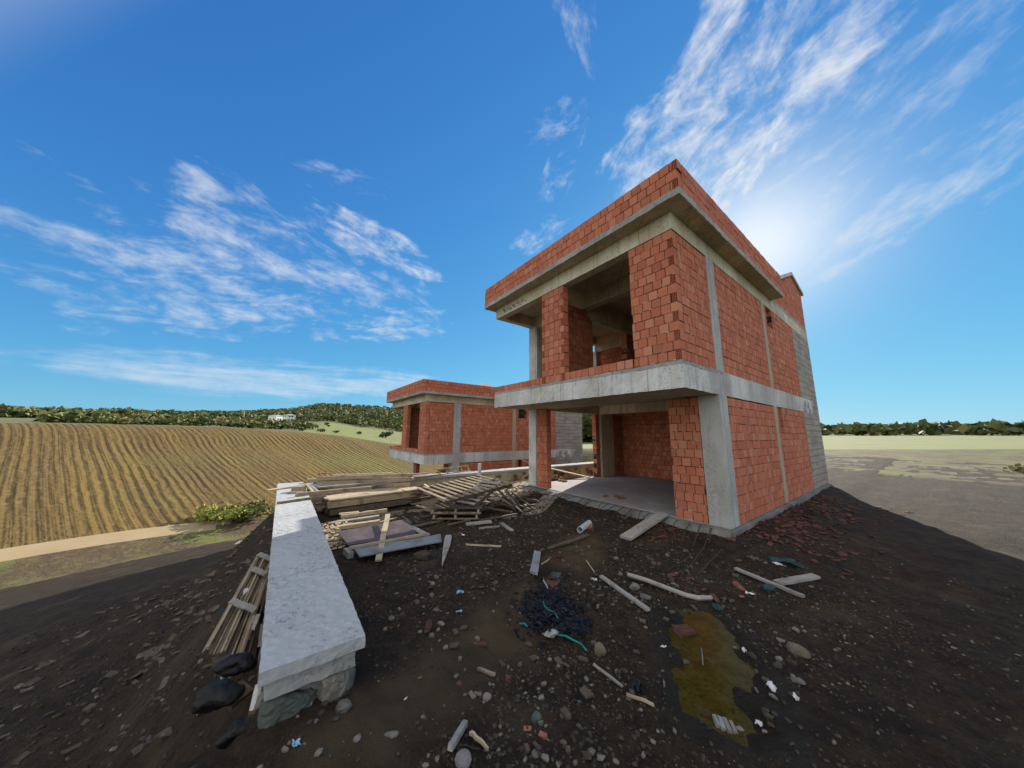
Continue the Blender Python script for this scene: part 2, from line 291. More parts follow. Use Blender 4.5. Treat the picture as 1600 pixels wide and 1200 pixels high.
M = dict(
    brick=m_brick(), mortar=m_mortar(),
    conc=m_concrete('pale_cast_concrete', (0.56, 0.56, 0.54), (0.24, 0.24, 0.23), (0.42, 0.40, 0.355), 0.8, 0, 0.8, True, 0.7),
    conc_rough=m_concrete('rough_concrete', (0.31, 0.31, 0.29), (0.13, 0.13, 0.125), (0.25, 0.24, 0.22), 0.6, 0, 0.8),
    conc_warm=m_concrete('yellowish_shuttered_concrete', (0.47, 0.41, 0.29), (0.20, 0.165, 0.105), (0.42, 0.36, 0.25), 0.5, 0, 0.7, True),
    conc_dark=m_concrete('damp_dark_concrete', (0.17, 0.175, 0.17), (0.07, 0.07, 0.065), (0.13, 0.12, 0.095), 0.6, 0, 0.7),
    conc_beam=m_concrete('pale_yellow_beam_concrete', (0.60, 0.55, 0.42), (0.30, 0.26, 0.18), (0.46, 0.39, 0.27), 0.8, 0, 0.85, True, 0.7),
    conc_cap=m_concrete('wall_cap_concrete', (0.35, 0.36, 0.365), (0.22, 0.225, 0.225), (0.315, 0.325, 0.325), 0.25, 0, 0.45, False, 0.5, 0.0),
    conc_board=m_concrete('board_marked_concrete', (0.34, 0.31, 0.27), (0.17, 0.15, 0.125), (0.28, 0.25, 0.21), 0.45, 1.35, 0.3),
    floor=m_concrete('dusty_floor_concrete', (0.33, 0.31, 0.30), (0.19, 0.17, 0.165), (0.29, 0.26, 0.25), 0.2, 0, 0.3),
    wood=m_wood('weathered_timber', (0.36, 0.285, 0.195), (0.22, 0.165, 0.105), (0.10, 0.072, 0.046)),
    wood_pale=m_wood('pale_timber', (0.48, 0.40, 0.275), (0.35, 0.27, 0.175), (0.18, 0.135, 0.09)),
    wood_grey=m_wood('grey_timber', (0.34, 0.32, 0.29), (0.22, 0.205, 0.185), (0.13, 0.12, 0.105)),
    wood_dark=m_wood('dark_timber', (0.13, 0.095, 0.065), (0.075, 0.055, 0.04), (0.045, 0.034, 0.026)),
    ply=m_wood('film_faced_plywood', (0.075, 0.052, 0.050), (0.055, 0.037, 0.036), (0.12, 0.10, 0.095), 0.5),
    ply_blue=m_wood('blue_grey_plywood', (0.25, 0.27, 0.29), (0.18, 0.195, 0.21), (0.10, 0.10, 0.10), 0.6),
    soil=m_soil(), stone=m_stone('field_stone', (0.20, 0.185, 0.155), (0.115, 0.105, 0.09)),
    stone_green=m_stone('green_grey_stone', (0.095, 0.115, 0.098), (0.055, 0.068, 0.06)),
    stone_tan=m_stone('tan_stone', (0.20, 0.165, 0.11), (0.12, 0.098, 0.066)),
    stone_pale=m_stone('pale_stone', (0.36, 0.35, 0.32), (0.24, 0.235, 0.215)), gravel=m_stone('gravel', (0.064, 0.050, 0.036), (0.028, 0.021, 0.015)),
    steel=m_plain('rusty_rebar', (0.055, 0.036, 0.03), 0.6), pvc=m_plain('grey_pvc', (0.42, 0.46, 0.50), 0.4, 0.15), pvc_dark=m_plain('dusty_grey_pvc', (0.2, 0.2, 0.2), 0.5, 0.3),
    black=m_plain('black_plastic', (0.010, 0.010, 0.012), 0.6, 0.5), navy=m_plain('navy_plastic_shreds', (0.0035, 0.005, 0.012), 0.45, 0.6),
    teal=m_plain('teal_cord', (0.02, 0.20, 0.17), 0.5), tealstone=m_plain('teal_lump', (0.022, 0.055, 0.058), 0.75), blue=m_plain('blue_scrap', (0.20, 0.36, 0.50), 0.5),
    white=m_plain('white_scrap', (0.55, 0.53, 0.52), 0.6, 0.25), orange=m_plain('broken_clay', (0.29, 0.115, 0.072), 0.85), red=m_plain('red_clay', (0.105, 0.046, 0.034), 0.85),
    plaster=m_plain('white_villa_plaster', (0.72, 0.70, 0.66), 0.8, 0.1), roof=m_plain('villa_roof_sheet', (0.55, 0.47, 0.43), 0.7), glass=m_plain('villa_window', (0.05, 0.06, 0.08), 0.2),
    mortar_pale=m_plain('pale_mortar', (0.42, 0.36, 0.30), 0.95), hole=m_plain('brick_void_shade', (0.010, 0.004, 0.003), 0.95),
    leaf_dark=m_leaf('dark_foliage', (0.040, 0.062, 0.022), (0.095, 0.115, 0.035)), leaf=m_leaf('bush_foliage', (0.075, 0.100, 0.025), (0.165, 0.165, 0.05)),
    leaf_hill=m_leaf('hill_foliage', (0.052, 0.078, 0.026), (0.145, 0.160, 0.056)), leaf_dry=m_leaf('dry_scrub_foliage', (0.13, 0.11, 0.045), (0.21, 0.18, 0.07)), leaf_yel=m_leaf('yellow_green_foliage', (0.16, 0.19, 0.03), (0.30, 0.30, 0.08)), bark=m_plain('bark', (0.07, 0.05, 0.035), 0.9),  # leaf_yel is a light yellow-green foliage colour
)
def m_water():
    m, n, b = mat('muddy_water', 0.10); P = n.n('ShaderNodeNewGeometry').outputs['Position']
    c = n.mix(n.ramp(n.noise(P, 6, 6, 0.7), 0.35, 0.65), (0.036, 0.0265, 0.0042), (0.060, 0.045, 0.009))
    c = n.mix(n.ramp(n.noise(P, 22, 5, 0.7), 0.5, 0.66, 0, 0.8), c, (0.018, 0.014, 0.005))
    n.put(b.inputs['Base Color'], c); b.inputs['Specular IOR Level'].default_value = 0.5
    n.put(b.inputs['Roughness'], n.ramp(n.noise(P, 7, 4), 0.45, 0.72, 0.06, 0.5))
    bump(n, b, n.noise(P, 16, 4), 0.25, 0.01)
    return m
M['water'] = m_water()

# ---------------------------------------------------------------- mesh building
class MB:
    def __init__(s): s.v = []; s.f = []; s.c = []; s.m = []; s.sm = []
    def add(s, vs, fs, col=None, mi=0, smooth=False):
        o = len(s.v); s.v.extend([tuple(map(float, p)) for p in vs]); col = col or (random.random(), random.random(), random.random())
        s.c.extend([col] * len(vs))
        for f in fs: s.f.append(tuple(o + i for i in f)); s.m.append(mi); s.sm.append(smooth)
    def box(s, x0, x1, y0, y1, z0, z1, col=None, mi=0, j=0.0):
        vs = [(x, y, z) for z in (z0, z1) for y in (y0, y1) for x in (x0, x1)]
        if j: vs = [tuple(c + random.uniform(-j, j) for c in p) for p in vs]
        s.add(vs, [(0, 2, 3, 1), (4, 5, 7, 6), (0, 1, 5, 4), (2, 6, 7, 3), (0, 4, 6, 2), (1, 3, 7, 5)], col, mi)
    def cbox(s, x0, x1, y0, y1, z0, z1, step=0.22, j=0.004, mi=0):
        """cast block: six gridded faces sharing their edges, every node a few mm out of true"""
        n = [max(1, int(round((b - a) / step))) for a, b in ((x0, x1), (y0, y1), (z0, z1))]
        lo = (x0, y0, z0); hi = (x1, y1, z1); idx = {}; vs = []; fs = []
        def V(i, jj, k):
            key = (i, jj, k)
            if key not in idx:
                idx[key] = len(vs); vs.append(tuple(lo[a] + (hi[a] - lo[a]) * key[a] / n[a] + random.uniform(-j, j) for a in range(3)))
            return idx[key]
        for i in range(n[0]):
            for jj in range(n[1]):
                fs.append((V(i, jj, 0), V(i, jj + 1, 0), V(i + 1, jj + 1, 0), V(i + 1, jj, 0)))
                fs.append((V(i, jj, n[2]), V(i + 1, jj, n[2]), V(i + 1, jj + 1, n[2]), V(i, jj + 1, n[2])))
        for i in range(n[0]):
            for k in range(n[2]):
                fs.append((V(i, 0, k), V(i + 1, 0, k), V(i + 1, 0, k + 1), V(i, 0, k + 1)))
                fs.append((V(i, n[1], k), V(i, n[1], k + 1), V(i + 1, n[1], k + 1), V(i + 1, n[1], k)))
        for jj in range(n[1]):
            for k in range(n[2]):
                fs.append((V(0, jj, k), V(0, jj, k + 1), V(0, jj + 1, k + 1), V(0, jj + 1, k)))
                fs.append((V(n[0], jj, k), V(n[0], jj + 1, k), V(n[0], jj + 1, k + 1), V(n[0], jj, k + 1)))
        s.add(vs, fs, None, mi)
    def prism(s, poly, axis, a0, a1, mi=0):
        """extrude a 2-D outline along an axis (0 = X: outline is (y,z); 1 = Y: (x,z); 2 = Z: (x,y))"""
        def P(p, a): return (a, p[0], p[1]) if axis == 0 else ((p[0], a, p[1]) if axis == 1 else (p[0], p[1], a))
        n = len(poly); vs = [P(p, a0) for p in poly] + [P(p, a1) for p in poly]
        fs = [tuple(range(n))[::-1], tuple(range(n, 2 * n))] + [(i, (i + 1) % n, n + (i + 1) % n, n + i) for i in range(n)]
        s.add(vs, fs, None, mi)
    def tube(s, pts, r, seg=6, mi=0, r1=None, cap=True, inner=None):
        pts = [np.array(p, float) for p in pts]; vs = []; fs = []; n = len(pts)
        for i, p in enumerate(pts):
            d = unit(pts[min(i + 1, n - 1)] - pts[max(i - 1, 0)]); a = np.cross(d, (0, 0, 1))
            if np.linalg.norm(a) < 1e-3: a = np.cross(d, (1, 0, 0))
            a = unit(a); b = np.cross(d, a); rr = r + (r1 - r) * i / (n - 1) if r1 is not None else r
            for k in range(seg):
                an = 2 * math.pi * k / seg; vs.append(p + rr * (math.cos(an) * a + math.sin(an) * b))
        for i in range(n - 1):
            for k in range(seg): fs.append((i * seg + k, i * seg + (k + 1) % seg, (i + 1) * seg + (k + 1) % seg, (i + 1) * seg + k))
        if cap: fs += [tuple(range(seg))[::-1], tuple((n - 1) * seg + k for k in range(seg))]
        s.add(vs, fs, None, mi, seg > 8)
    def lump(s, c, r, sub=1, rough=0.25, mi=0, col=None, rot=None, smooth=False):
        bm = bmesh.new(); bmesh.ops.create_icosphere(bm, subdivisions=sub, radius=1.0)
        ph = rng.uniform(0, 6.28, 6); rz = random.uniform(0, 6.28) if rot is None else rot; co, si = math.cos(rz), math.sin(rz); vs = []
        for v in bm.verts:
            p = np.array(v.co); k = 1 + rough * (math.sin(2.3 * p[0] + ph[0]) * math.sin(2.1 * p[1] + ph[1]) + 0.6 * math.sin(4.1 * p[2] + ph[2]) * math.sin(3.7 * p[0] + ph[3]) + random.uniform(-.25, .25))
            p = p * k * np.array(r); vs.append((c[0] + p[0] * co - p[1] * si, c[1] + p[0] * si + p[1] * co, c[2] + p[2]))
        s.add(vs, [[v.index for v in f.verts] for f in bm.faces], col, mi, smooth); bm.free()
    def leaves(s, c, r, n, size, shell=0.35, flat=1.0):
        """leaf clusters: small bent quads spread through an uneven volume"""
        ph = rng.uniform(0, 6.28, 4)
        for _ in range(n):
            d = rng.normal(size=3); d /= np.linalg.norm(d); k = (shell + (1 - shell) * random.random()) * (1 + 0.28 * math.sin(3 * d[0] + ph[0]) * math.sin(3 * d[1] + ph[1]) + 0.18 * math.sin(5 * d[2] + ph[2]))
            p = np.array(c) + d * np.array(r) * k; a = rng.normal(size=3); a /= np.linalg.norm(a); b = np.cross(a, rng.normal(size=3)); b /= np.linalg.norm(b)
            z = size * random.uniform(0.6, 1.3); g = (random.random(), random.random(), 0.0)
            s.add([p - a * z - b * z * .6, p + a * z - b * z * .5, p + a * z * .8 + b * z * .7, p - a * z * .7 + b * z * .6], [(0, 1, 2, 3)], g)
    def build(s, name, mats, parent=None, loc=None):
        me = bpy.data.meshes.new(name); me.from_pydata(s.v, [], s.f)
        for m_ in (mats if isinstance(mats, (list, tuple)) else [mats]): me.materials.append(m_)
        at_ = me.attributes.new('tint', 'FLOAT_COLOR', 'POINT')
        arr = np.ones((len(s.v), 4), np.float32); arr[:, :3] = np.array(s.c, np.float32); at_.data.foreach_set('color', arr.ravel())
        me.polygons.foreach_set('material_index', np.array(s.m, np.int32)); me.polygons.foreach_set('use_smooth', np.array(s.sm, bool))
        me.update(); o = bpy.data.objects.new(name, me); COL.objects.link(o)
        if parent is not None: o.parent = parent
        if loc is not None: o.location = loc
        return o
def tag(o, label=None, cat=None, group=None, kind=None):
    if label: o['label'] = label
    if cat: o['category'] = cat
    if group: o['group'] = group
    if kind: o['kind'] = kind
    return o
def empty(name, loc=(0, 0, 0), label=None, cat=None, group=None):
    o = bpy.data.objects.new(name, None); o.location = loc; o.empty_display_size = 0.2; COL.objects.link(o)
    return tag(o, label, cat, group)

# ---------------------------------------------------------------- ground heights
PERM = rng.permutation(4096)
def vnoise(x, y, seed=0):
    xi = np.floor(x).astype(int); yi = np.floor(y).astype(int); fx = x - xi; fy = y - yi
    fx = fx * fx * (3 - 2 * fx); fy = fy * fy * (3 - 2 * fy)
    h = lambda a, b: PERM[(PERM[(a + seed * 131) & 4095] + b * 7) & 4095] / 4095.0
    return (h(xi, yi) * (1 - fx) + h(xi + 1, yi) * fx) * (1 - fy) + (h(xi, yi + 1) * (1 - fx) + h(xi + 1, yi + 1) * fx) * fy
def fbm(x, y, f, oct_=4, seed=0):
    s = 0; a = 1; tot = 0
    for i in range(oct_): s = s + a * vnoise(x * f, y * f, seed + i); tot += a; a *= 0.5; f *= 2.1
    return s / tot - 0.5
def capsule(x, y, a, b):
    ax, ay = a[0], a[1]; dx, dy = b[0] - a[0], b[1] - a[1]; tt = np.clip(((x - ax) * dx + (y - ay) * dy) / (dx * dx + dy * dy), 0, 1)
    return np.hypot(x - ax - tt * dx, y - ay - tt * dy)
def sm(x, a, b):
    k = np.clip((x - a) / (b - a), 0, 1); return k * k * (3 - 2 * k)
PUD_A, PUD_B = at(1092, 975), at(1128, 1100)
PUD2 = at(866, 895)
MUD = [at(905, 845), at(850, 920), at(760, 1010), at(640, 1130), at(560, 1230)]
RUT = [at(880, 870), at(800, 985), at(715, 1080), at(660, 1215)]
RED = [at(1040, 838), at(1085, 915), at(1215, 828), at(872, 868)]
def platform(x, y):
    """distance outside the walled building platform (0 inside)"""
    dx = np.maximum(-8.25 - x, 0); dy = np.where(x < -0.2, np.maximum(-5.75 - y, 0), np.maximum(-5.75 - y - np.clip((x + 0.2) * 3.0, 0, 30), 0))
    return np.hypot(dx, dy), dx, dy
def drop(d): return -np.minimum(1.1 * d, 1.5) - 0.22 * np.maximum(d - 1.36, 0)
def site_h(x, y):
    x = np.asarray(x, float); y = np.asarray(y, float)
    d, dx, dy = platform(x, y)
    h = drop(d)
    inB = sm(x, -24, -21) * (1 - sm(x, -11.5, -9.0)) * sm(y, -4.5, -2.5)
    h = h * (1 - inB) + inB * np.minimum(drop(d) * 0 - 2.42, 0)
    h = h + 0.12 * fbm(x, y, 0.7, 3, 1) + 0.085 * fbm(x, y, 3.1, 4, 5)
    near = np.clip(1 - np.hypot(x - 1, y + 4) / 9, 0, 1)
    h = h + near * 0.050 * fbm(x, y, 9.0, 2, 9)
    rut = np.minimum.reduce([capsule(x, y, RUT[k], RUT[k + 1]) for k in range(len(RUT) - 1)]); h = h - 0.035 * np.exp(-(rut / 0.13) ** 2) + 0.025 * np.exp(-((rut - .26) / 0.10) ** 2)
    h = h + 0.33 * (1 - sm(np.hypot(x - 0.55, y + 6.1), 0.7, 2.6)) * sm(capsule(x, y, PUD_A, PUD_B), 0.3, 1.3) * sm(x, -1.6, -0.2)    # ground rises to where the photographer stands
    h = h - 0.11 * (1 - sm(capsule(x, y, PUD_A, PUD_B) + 0.34 * fbm(x, y, 3.2, 4, 21), 0.04, 0.44))
    h = h - 0.05 * (1 - sm(np.hypot(x - PUD2[0], y - PUD2[1]) + 0.10 * fbm(x, y, 4, 2, 31), 0.1, 0.35))
    h = h + 0.13 * sm(y, 0.4, 1.3) * (1 - sm(x, 0.3, 1.2)) * sm(x, -6.4, -5.4)        # spoil against the house
    h = h + 0.18 * np.exp(-((x + 7.0) ** 2 / 2.0 + (y - 2.2) ** 2 / 2.5))
    h = h + 0.13 * np.exp(-((x - 0.9) ** 2 / 0.5 + (y - 3.4) ** 2 / 5.0))
    return h
def gz(p): return float(site_h(p[0], p[1]))
def on_ground(px, py, lift=0.0):
    z = 0.0
    for _ in range(6): p = at(px, py, z); z = 0.5 * z + 0.5 * gz(p)
    p = at(px, py, z); return np.array([p[0], p[1], gz(p) + lift])

# ================================================================ THE SETTING
# ---- site ground
def grid_mesh(name, xs, ys):
    X, Y = np.meshgrid(xs, ys); Z = site_h(X, Y); nx, ny = len(xs), len(ys)
    v = np.stack([X, Y, Z], -1).reshape(-1, 3); i = np.arange(nx * ny).reshape(ny, nx)
    f = np.stack([i[:-1, :-1], i[:-1, 1:], i[1:, 1:], i[1:, :-1]], -1).reshape(-1, 4)
    me = bpy.data.meshes.new(name); me.from_pydata(v.tolist(), [], f.tolist())
    x, y = v[:, 0], v[:, 1]
    dm = np.minimum.reduce([capsule(x, y, MUD[k], MUD[k + 1]) for k in range(len(MUD) - 1)])
    mud = (1 - sm(dm + 0.5 * fbm(x, y, 1.6, 4, 3), 0.15, 0.62)); wet = 1 - sm(capsule(x, y, PUD_A, PUD_B) + 0.25 * fbm(x, y, 2.5, 4, 33), 0.30, 0.72); wet = np.maximum(wet, 1 - sm(np.hypot(x - PUD2[0], y - PUD2[1]), .15, .5)); mud = mud * (1 - wet)
    red = np.zeros_like(x)
    for p, rr in zip(RED, (0.55, 0.5, 1.3, 0.18)): red = np.maximum(red, 1 - sm(np.hypot(x - p[0], y - p[1]) + 0.3 * fbm(x, y, 3, 3, 8), 0.2 * rr, rr))
    pale = (1 - sm(np.hypot((x + 6.9) / 1.6, (y - 1.6) / 2.2) + 0.5 * fbm(x, y, 2, 3, 13), 0.5, 1.1)) + (1 - sm(np.hypot((x + 5.0) / 0.7, (y + 4.75) / 0.5) + 0.5 * fbm(x, y, 4, 3, 15), 0.4, 1.1))
    a = me.attributes.new('tint', 'FLOAT_COLOR', 'POINT'); arr = np.stack([mud, red, np.clip(pale, 0, 1), 1 - wet], -1).astype(np.float32)
    a.data.foreach_set('color', arr.ravel()); me.polygons.foreach_set('use_smooth', np.ones(len(me.polygons), bool))
    me.materials.append(M['soil']); o = bpy.data.objects.new(name, me); COL.objects.link(o); return o
def graded(a, b, c0, c1, fine, coarse):
    xs = [a]
    while xs[-1] < b: xs.append(xs[-1] + (fine if c0 <= xs[-1] <= c1 else min(coarse, fine + 0.12 * min(abs(xs[-1] - c0), abs(xs[-1] - c1)))))
    return np.array(xs)
tag(grid_mesh('site_ground', graded(-30, 40, -8.5, 4.2, 0.045, 1.2), graded(-30, 40, -7, 3.6, 0.045, 1.2)), kind='structure')

# ---- far terrain, in rings round the site
def az_dir(a): return np.array([CR[0] * math.sin(a) + CF[0] / 0.9873 * math.cos(a), CR[1] * math.sin(a) + CF[1] / 0.9873 * math.cos(a)])
def col_px(a): return 800 + FPX * 1.02 * math.tan(a) if abs(a) < 1.35 else (-4000 if a < 0 else 4000)
TAB = {  # ring distance: (photo column, row where the land at that distance shows)
    69: ([-900, 100, 350, 430, 480, 540, 610, 700, 1200], [650, 662, 667.5, 672.5, 675.5, 682, 693, 700, 702]),
    250: ([-900, 350, 440, 470, 505, 558, 627, 700, 900], [648, 662, 664.5, 664, 661.5, 669.5, 677, 681, 684]),
    420: ([-900, 350, 430, 505, 558, 627, 900], [641, 655.5, 660, 659.5, 667.5, 675.5, 680]),
    900: ([-900, 250, 350, 440, 492, 519, 556, 627, 700, 800, 880, 940, 1250, 2500], [640, 650, 647.5, 642.5, 634, 633.5, 636, 639.5, 645, 652, 664, 668, 672, 676]),
    2600: ([-900, 800, 880, 940, 1000, 1250], [665, 658, 655, 655, 660, 672]),
}
def far_z(a, r):
    px = col_px(a); keys = sorted(TAB); zs = []
    for k in keys:
        y = np.interp(px, *TAB[k]); d = ray(px, y); s = d[2] / math.hypot(d[0], d[1]); zs.append(CAM[2] + s * k)
    w = 1 - sm(abs(a), 1.15, 1.5)
    return float(np.interp(r, keys, zs)) * w + (1 - w) * -4.0
def field_z(a, r): return -11 + 0.2 * r * math.cos(a - R(-58))
def terr_z(a, r):
    d = az_dir(a); x, y = CAM[0] + d[0] * r, CAM[1] + d[1] * r
    n = max(float(site_h(x, y)), -8.0); f = field_z(a, r)
    wl = 1 - sm(a, R(2), R(20)); wl *= sm(a, R(-115), R(-90))
    near = n if wl < 1e-3 else n * (1 - wl) + wl * max(n, f)
    if r <= 55: return near
    return near * (1 - sm(r, 55, 69)) + far_z(a, max(r, 69.0)) * sm(r, 55, 69)
AZ_ = np.radians(np.concatenate([np.arange(-180, -66, 4), np.arange(-66, 40, 0.5), np.arange(40, 181, 4)]))
RR = np.concatenate([np.arange(17, 34, 0.8), np.arange(34, 69, 1.6), [69], np.geomspace(72, 420, 22), np.geomspace(450, 1000, 18), [1150, 1500, 2000, 2600, 4000, 9000]])
Z = np.array([[terr_z(a, r) - (0.35 if r < 26 else 0.0) for r in RR] for a in AZ_])
for i, a in enumerate(AZ_):
    for j, r in enumerate(RR):
        d = az_dir(a); x, y = CAM[0] + d[0] * r, CAM[1] + d[1] * r
        if r > 69: Z[i, j] += (r / 300.0) * 1.6 * float(fbm(np.array(x), np.array(y), 3.0 / r ** 0.9, 3, 40))
    Z[i, -1] = -60; Z[i, -2] = min(Z[i, -2], -10 if True else 0)
    if not (0.02 < a < 0.5): Z[i, -3] = min(Z[i, -3], Z[i, -4] - 20)
VX = np.array([[(CAM[0] + az_dir(a)[0] * r, CAM[1] + az_dir(a)[1] * r, Z[i, j]) for j, r in enumerate(RR)] for i, a in enumerate(AZ_)])
faces = {k: [] for k in ('bank', 'dirt_path', 'ploughed_field', 'meadow', 'hill')}
for i in range(len(AZ_) - 1):
    for j in range(len(RR) - 1):
        a = (AZ_[i] + AZ_[i + 1]) / 2; r = (RR[j] + RR[j + 1]) / 2; px = col_px(a); deg = math.degrees(a)
        infield = -90 < deg < 4
        if r < 69:
            k = 'bank'
            if infield and r > 33.2: k = 'ploughed_field'
            elif infield and r > 31.6 + max(0, (deg + 43) * 0.55): k = 'dirt_path'
        elif r < 430: k = 'meadow' if px > 468 + 6 * math.sin(r / 23) else 'hill'
        else: k = 'hill'
        if not (-90 < deg < 60) and r >= 69: k = 'meadow'
        faces[k].append((i, j))
for k, fl in faces.items():
    ids = {}; vs = []; fs = []
    def g(i, j):
        if (i, j) not in ids: ids[(i, j)] = len(vs); vs.append(tuple(VX[i, j]))
        return ids[(i, j)]
    for i, j in fl: fs.append((g(i, j), g(i, j + 1), g(i + 1, j + 1), g(i + 1, j)))
    me = bpy.data.meshes.new(k); me.from_pydata(vs, [], fs); me.materials.append(m_terrain(k)); me.polygons.foreach_set('use_smooth', np.ones(len(fs), bool))
    o = bpy.data.objects.new(k, me); COL.objects.link(o); tag(o, kind='structure')
def far_pt(px, r, lift=0.0):
    a = math.atan((px - 800) / (FPX * 1.02)); d = az_dir(a)
    return np.array([CAM[0] + d[0] * r, CAM[1] + d[1] * r, terr_z(a, r) + lift])

# ---- puddles
def pool(name, a, b, rad, z):
    mb = MB(); pts = []; a = np.array(a[:2]); b = np.array(b[:2]); c = (a + b) / 2; d = unit(np.append(b - a, 0))[:2]; L = np.linalg.norm(b - a) / 2
    nrm = np.array([-d[1], d[0]])
    for k in range(40):
        th = 2 * math.pi * k / 40; pts.append(c + d * math.cos(th) * (L + rad) + nrm * math.sin(th) * rad * (1 + 0.1 * math.sin(3 * th)))
    mb.add([(p[0], p[1], z) for p in pts], [tuple(range(40))]); return mb.build(name, M['water'])
zp = float(np.mean([gz(PUD_A), gz(PUD_B), gz((PUD_A + PUD_B) / 2)]))
tag(pool('puddle', PUD_A, PUD_B, 0.62, zp + 0.050), kind='structure')
tag(pool('puddle', PUD2 - 0.03, PUD2 + 0.03, 0.26, gz(PUD2) + 0.020), kind='structure')

# ================================================================ HOUSES
ZF, ZS, ZT, ZB, ZU, ZP, ZR = 0.263, 2.984, 3.520, 6.220, 6.587, 6.726, 7.327
BW, BH = 0.199, 0.1929
def brick_panel(mb, axis, a0, a1, t0, t1, z0, z1, out=1, lo_end=None, hi_end=None, clip=None, shift=0.0, BL=BW):
    """courses of square hollow bricks. axis 0: wall runs along X and t is Y; axis 1: along Y and t is X.
    lo_end / hi_end: 'tooth' leaves alternate courses 0.1 m short (the brick of the crossing wall shows there);
    'hole' shows the open cells of a cross-laid brick there."""
    rows = max(1, int(round((z1 - z0) / BH))); h = (z1 - z0) / rows
    def put(c0, c1, za, zb, col, jn=0.004, dt=0.0):
        tt0, tt1 = t0 + dt + random.uniform(-jn, jn), t1 - dt + random.uniform(-jn, jn)
        if axis == 0: mb.box(c0, c1, tt0, tt1, za, zb, col)
        else: mb.box(tt0, tt1, c0, c1, za, zb, col)
    for r in range(rows):
        za, zb = z0 + r * h + 0.006, z0 + (r + 1) * h - 0.006
        b0, b1 = a0, a1
        for end, side in ((lo_end, 0), (hi_end, 1)):
            if end and r % 2 == (1 if end == 'tooth' else 0):
                if side == 0: b0 = a0 + 0.105
                else: b1 = a1 - 0.105
                if end == 'hole':
                    c0, c1 = (a0, a0 + 0.098) if side == 0 else (a1 - 0.098, a1)
                    cells(mb, axis, c0, c1, t0, t1, za, zb, out)
        off = (0.5 if r % 2 else 0.0) * BL + random.uniform(-0.035, 0.035) + shift
        c = b0 - (off % BL); jz = random.uniform(-.003, .003)
        while c < b1 - 0.012:
            w = BL + random.uniform(-0.006, 0.006); c0, c1 = max(c, b0) + 0.006, min(c + w, b1) - 0.006
            zt = zb
            if clip:
                lim = clip((c0 + c1) / 2)
                zt = min(zb, lim)
            if c1 - c0 > 0.02 and zt - za > 0.03:
                put(c0 + random.uniform(0, .004), c1 - random.uniform(0, .004), za + jz + random.uniform(-.003, .004), zt + jz + random.uniform(-.005, .003), (random.random(), random.random(), random.random()))
                if random.random() < 0.16 and clip is None:                # mortar squeezed out of the bed joint
                    m0 = random.uniform(c0, c1 - 0.02); m1 = min(c1, m0 + random.uniform(.03, .12)); q0, q1 = (t0 - .005, t0 + .02) if (axis == 0) else (t1 - .02, t1 + .005)
                    if axis == 0: mb.box(m0, m1, q0, q1, za - .010, za + random.uniform(.002, .012), (0.9, .5, .5), 3, .003)
                    else: mb.box(q0, q1, m0, m1, za - .010, za + random.uniform(.002, .012), (0.9, .5, .5), 3, .003)
            c += w
    zi = z1 - 0.01
    if clip is None:
        e0, e1 = (0.115 if lo_end else 0.012), (0.115 if hi_end else 0.012)
        if axis == 0: mb.box(a0 + e0, a1 - e1, t0 + 0.014, t1 - 0.014, z0 + 0.001, zi, None, 1)
        else: mb.box(t0 + 0.014, t1 - 0.014, a0 + e0, a1 - e1, z0 + 0.001, zi, None, 1)
def cells(mb, axis, c0, c1, t0, t1, za, zb, out):
    """end of a hollow brick: clay webs round 3 x 4 open cells, with a near-black plate behind"""
    f = t0 if out < 0 else t1; d = 0.05 * (1 if out < 0 else -1); col = (random.random(), 0.3, 0.3)
    def slab(u0, u1, w0, w1, q0, q1, mi=0):
        lo, hi = min(q0, q1), max(q0, q1)
        if axis == 0: mb.box(u0, u1, lo, hi, w0, w1, col, mi)
        else: mb.box(lo, hi, u0, u1, w0, w1, col, mi)
    for i in range(4):
        x = c0 + (c1 - c0 - 0.006) * i / 3; slab(x, x + 0.006, za, zb, f, f + d)
    for k in range(5):
        z = za + (zb - za - 0.007) * k / 4; slab(c0 + .0005, c1 - .0005, z, z + 0.007, f + d * 0.02, f + d)
    slab(c0 + .001, c1 - .001, za + .001, zb - .001, f + d * 1.02, (t1 if out < 0 else t0) + (-.014 if out < 0 else .014), 0)
    slab(c0 + .006, c1 - .006, za + .006, zb - .006, f + d * 0.85, f + d * 1.02 - (.001 if d > 0 else -.001), 2)  # near-black plate, shade inside the cells put into its colour
BM = [M['brick'], M['mortar'], M['hole'], M['mortar_pale']]

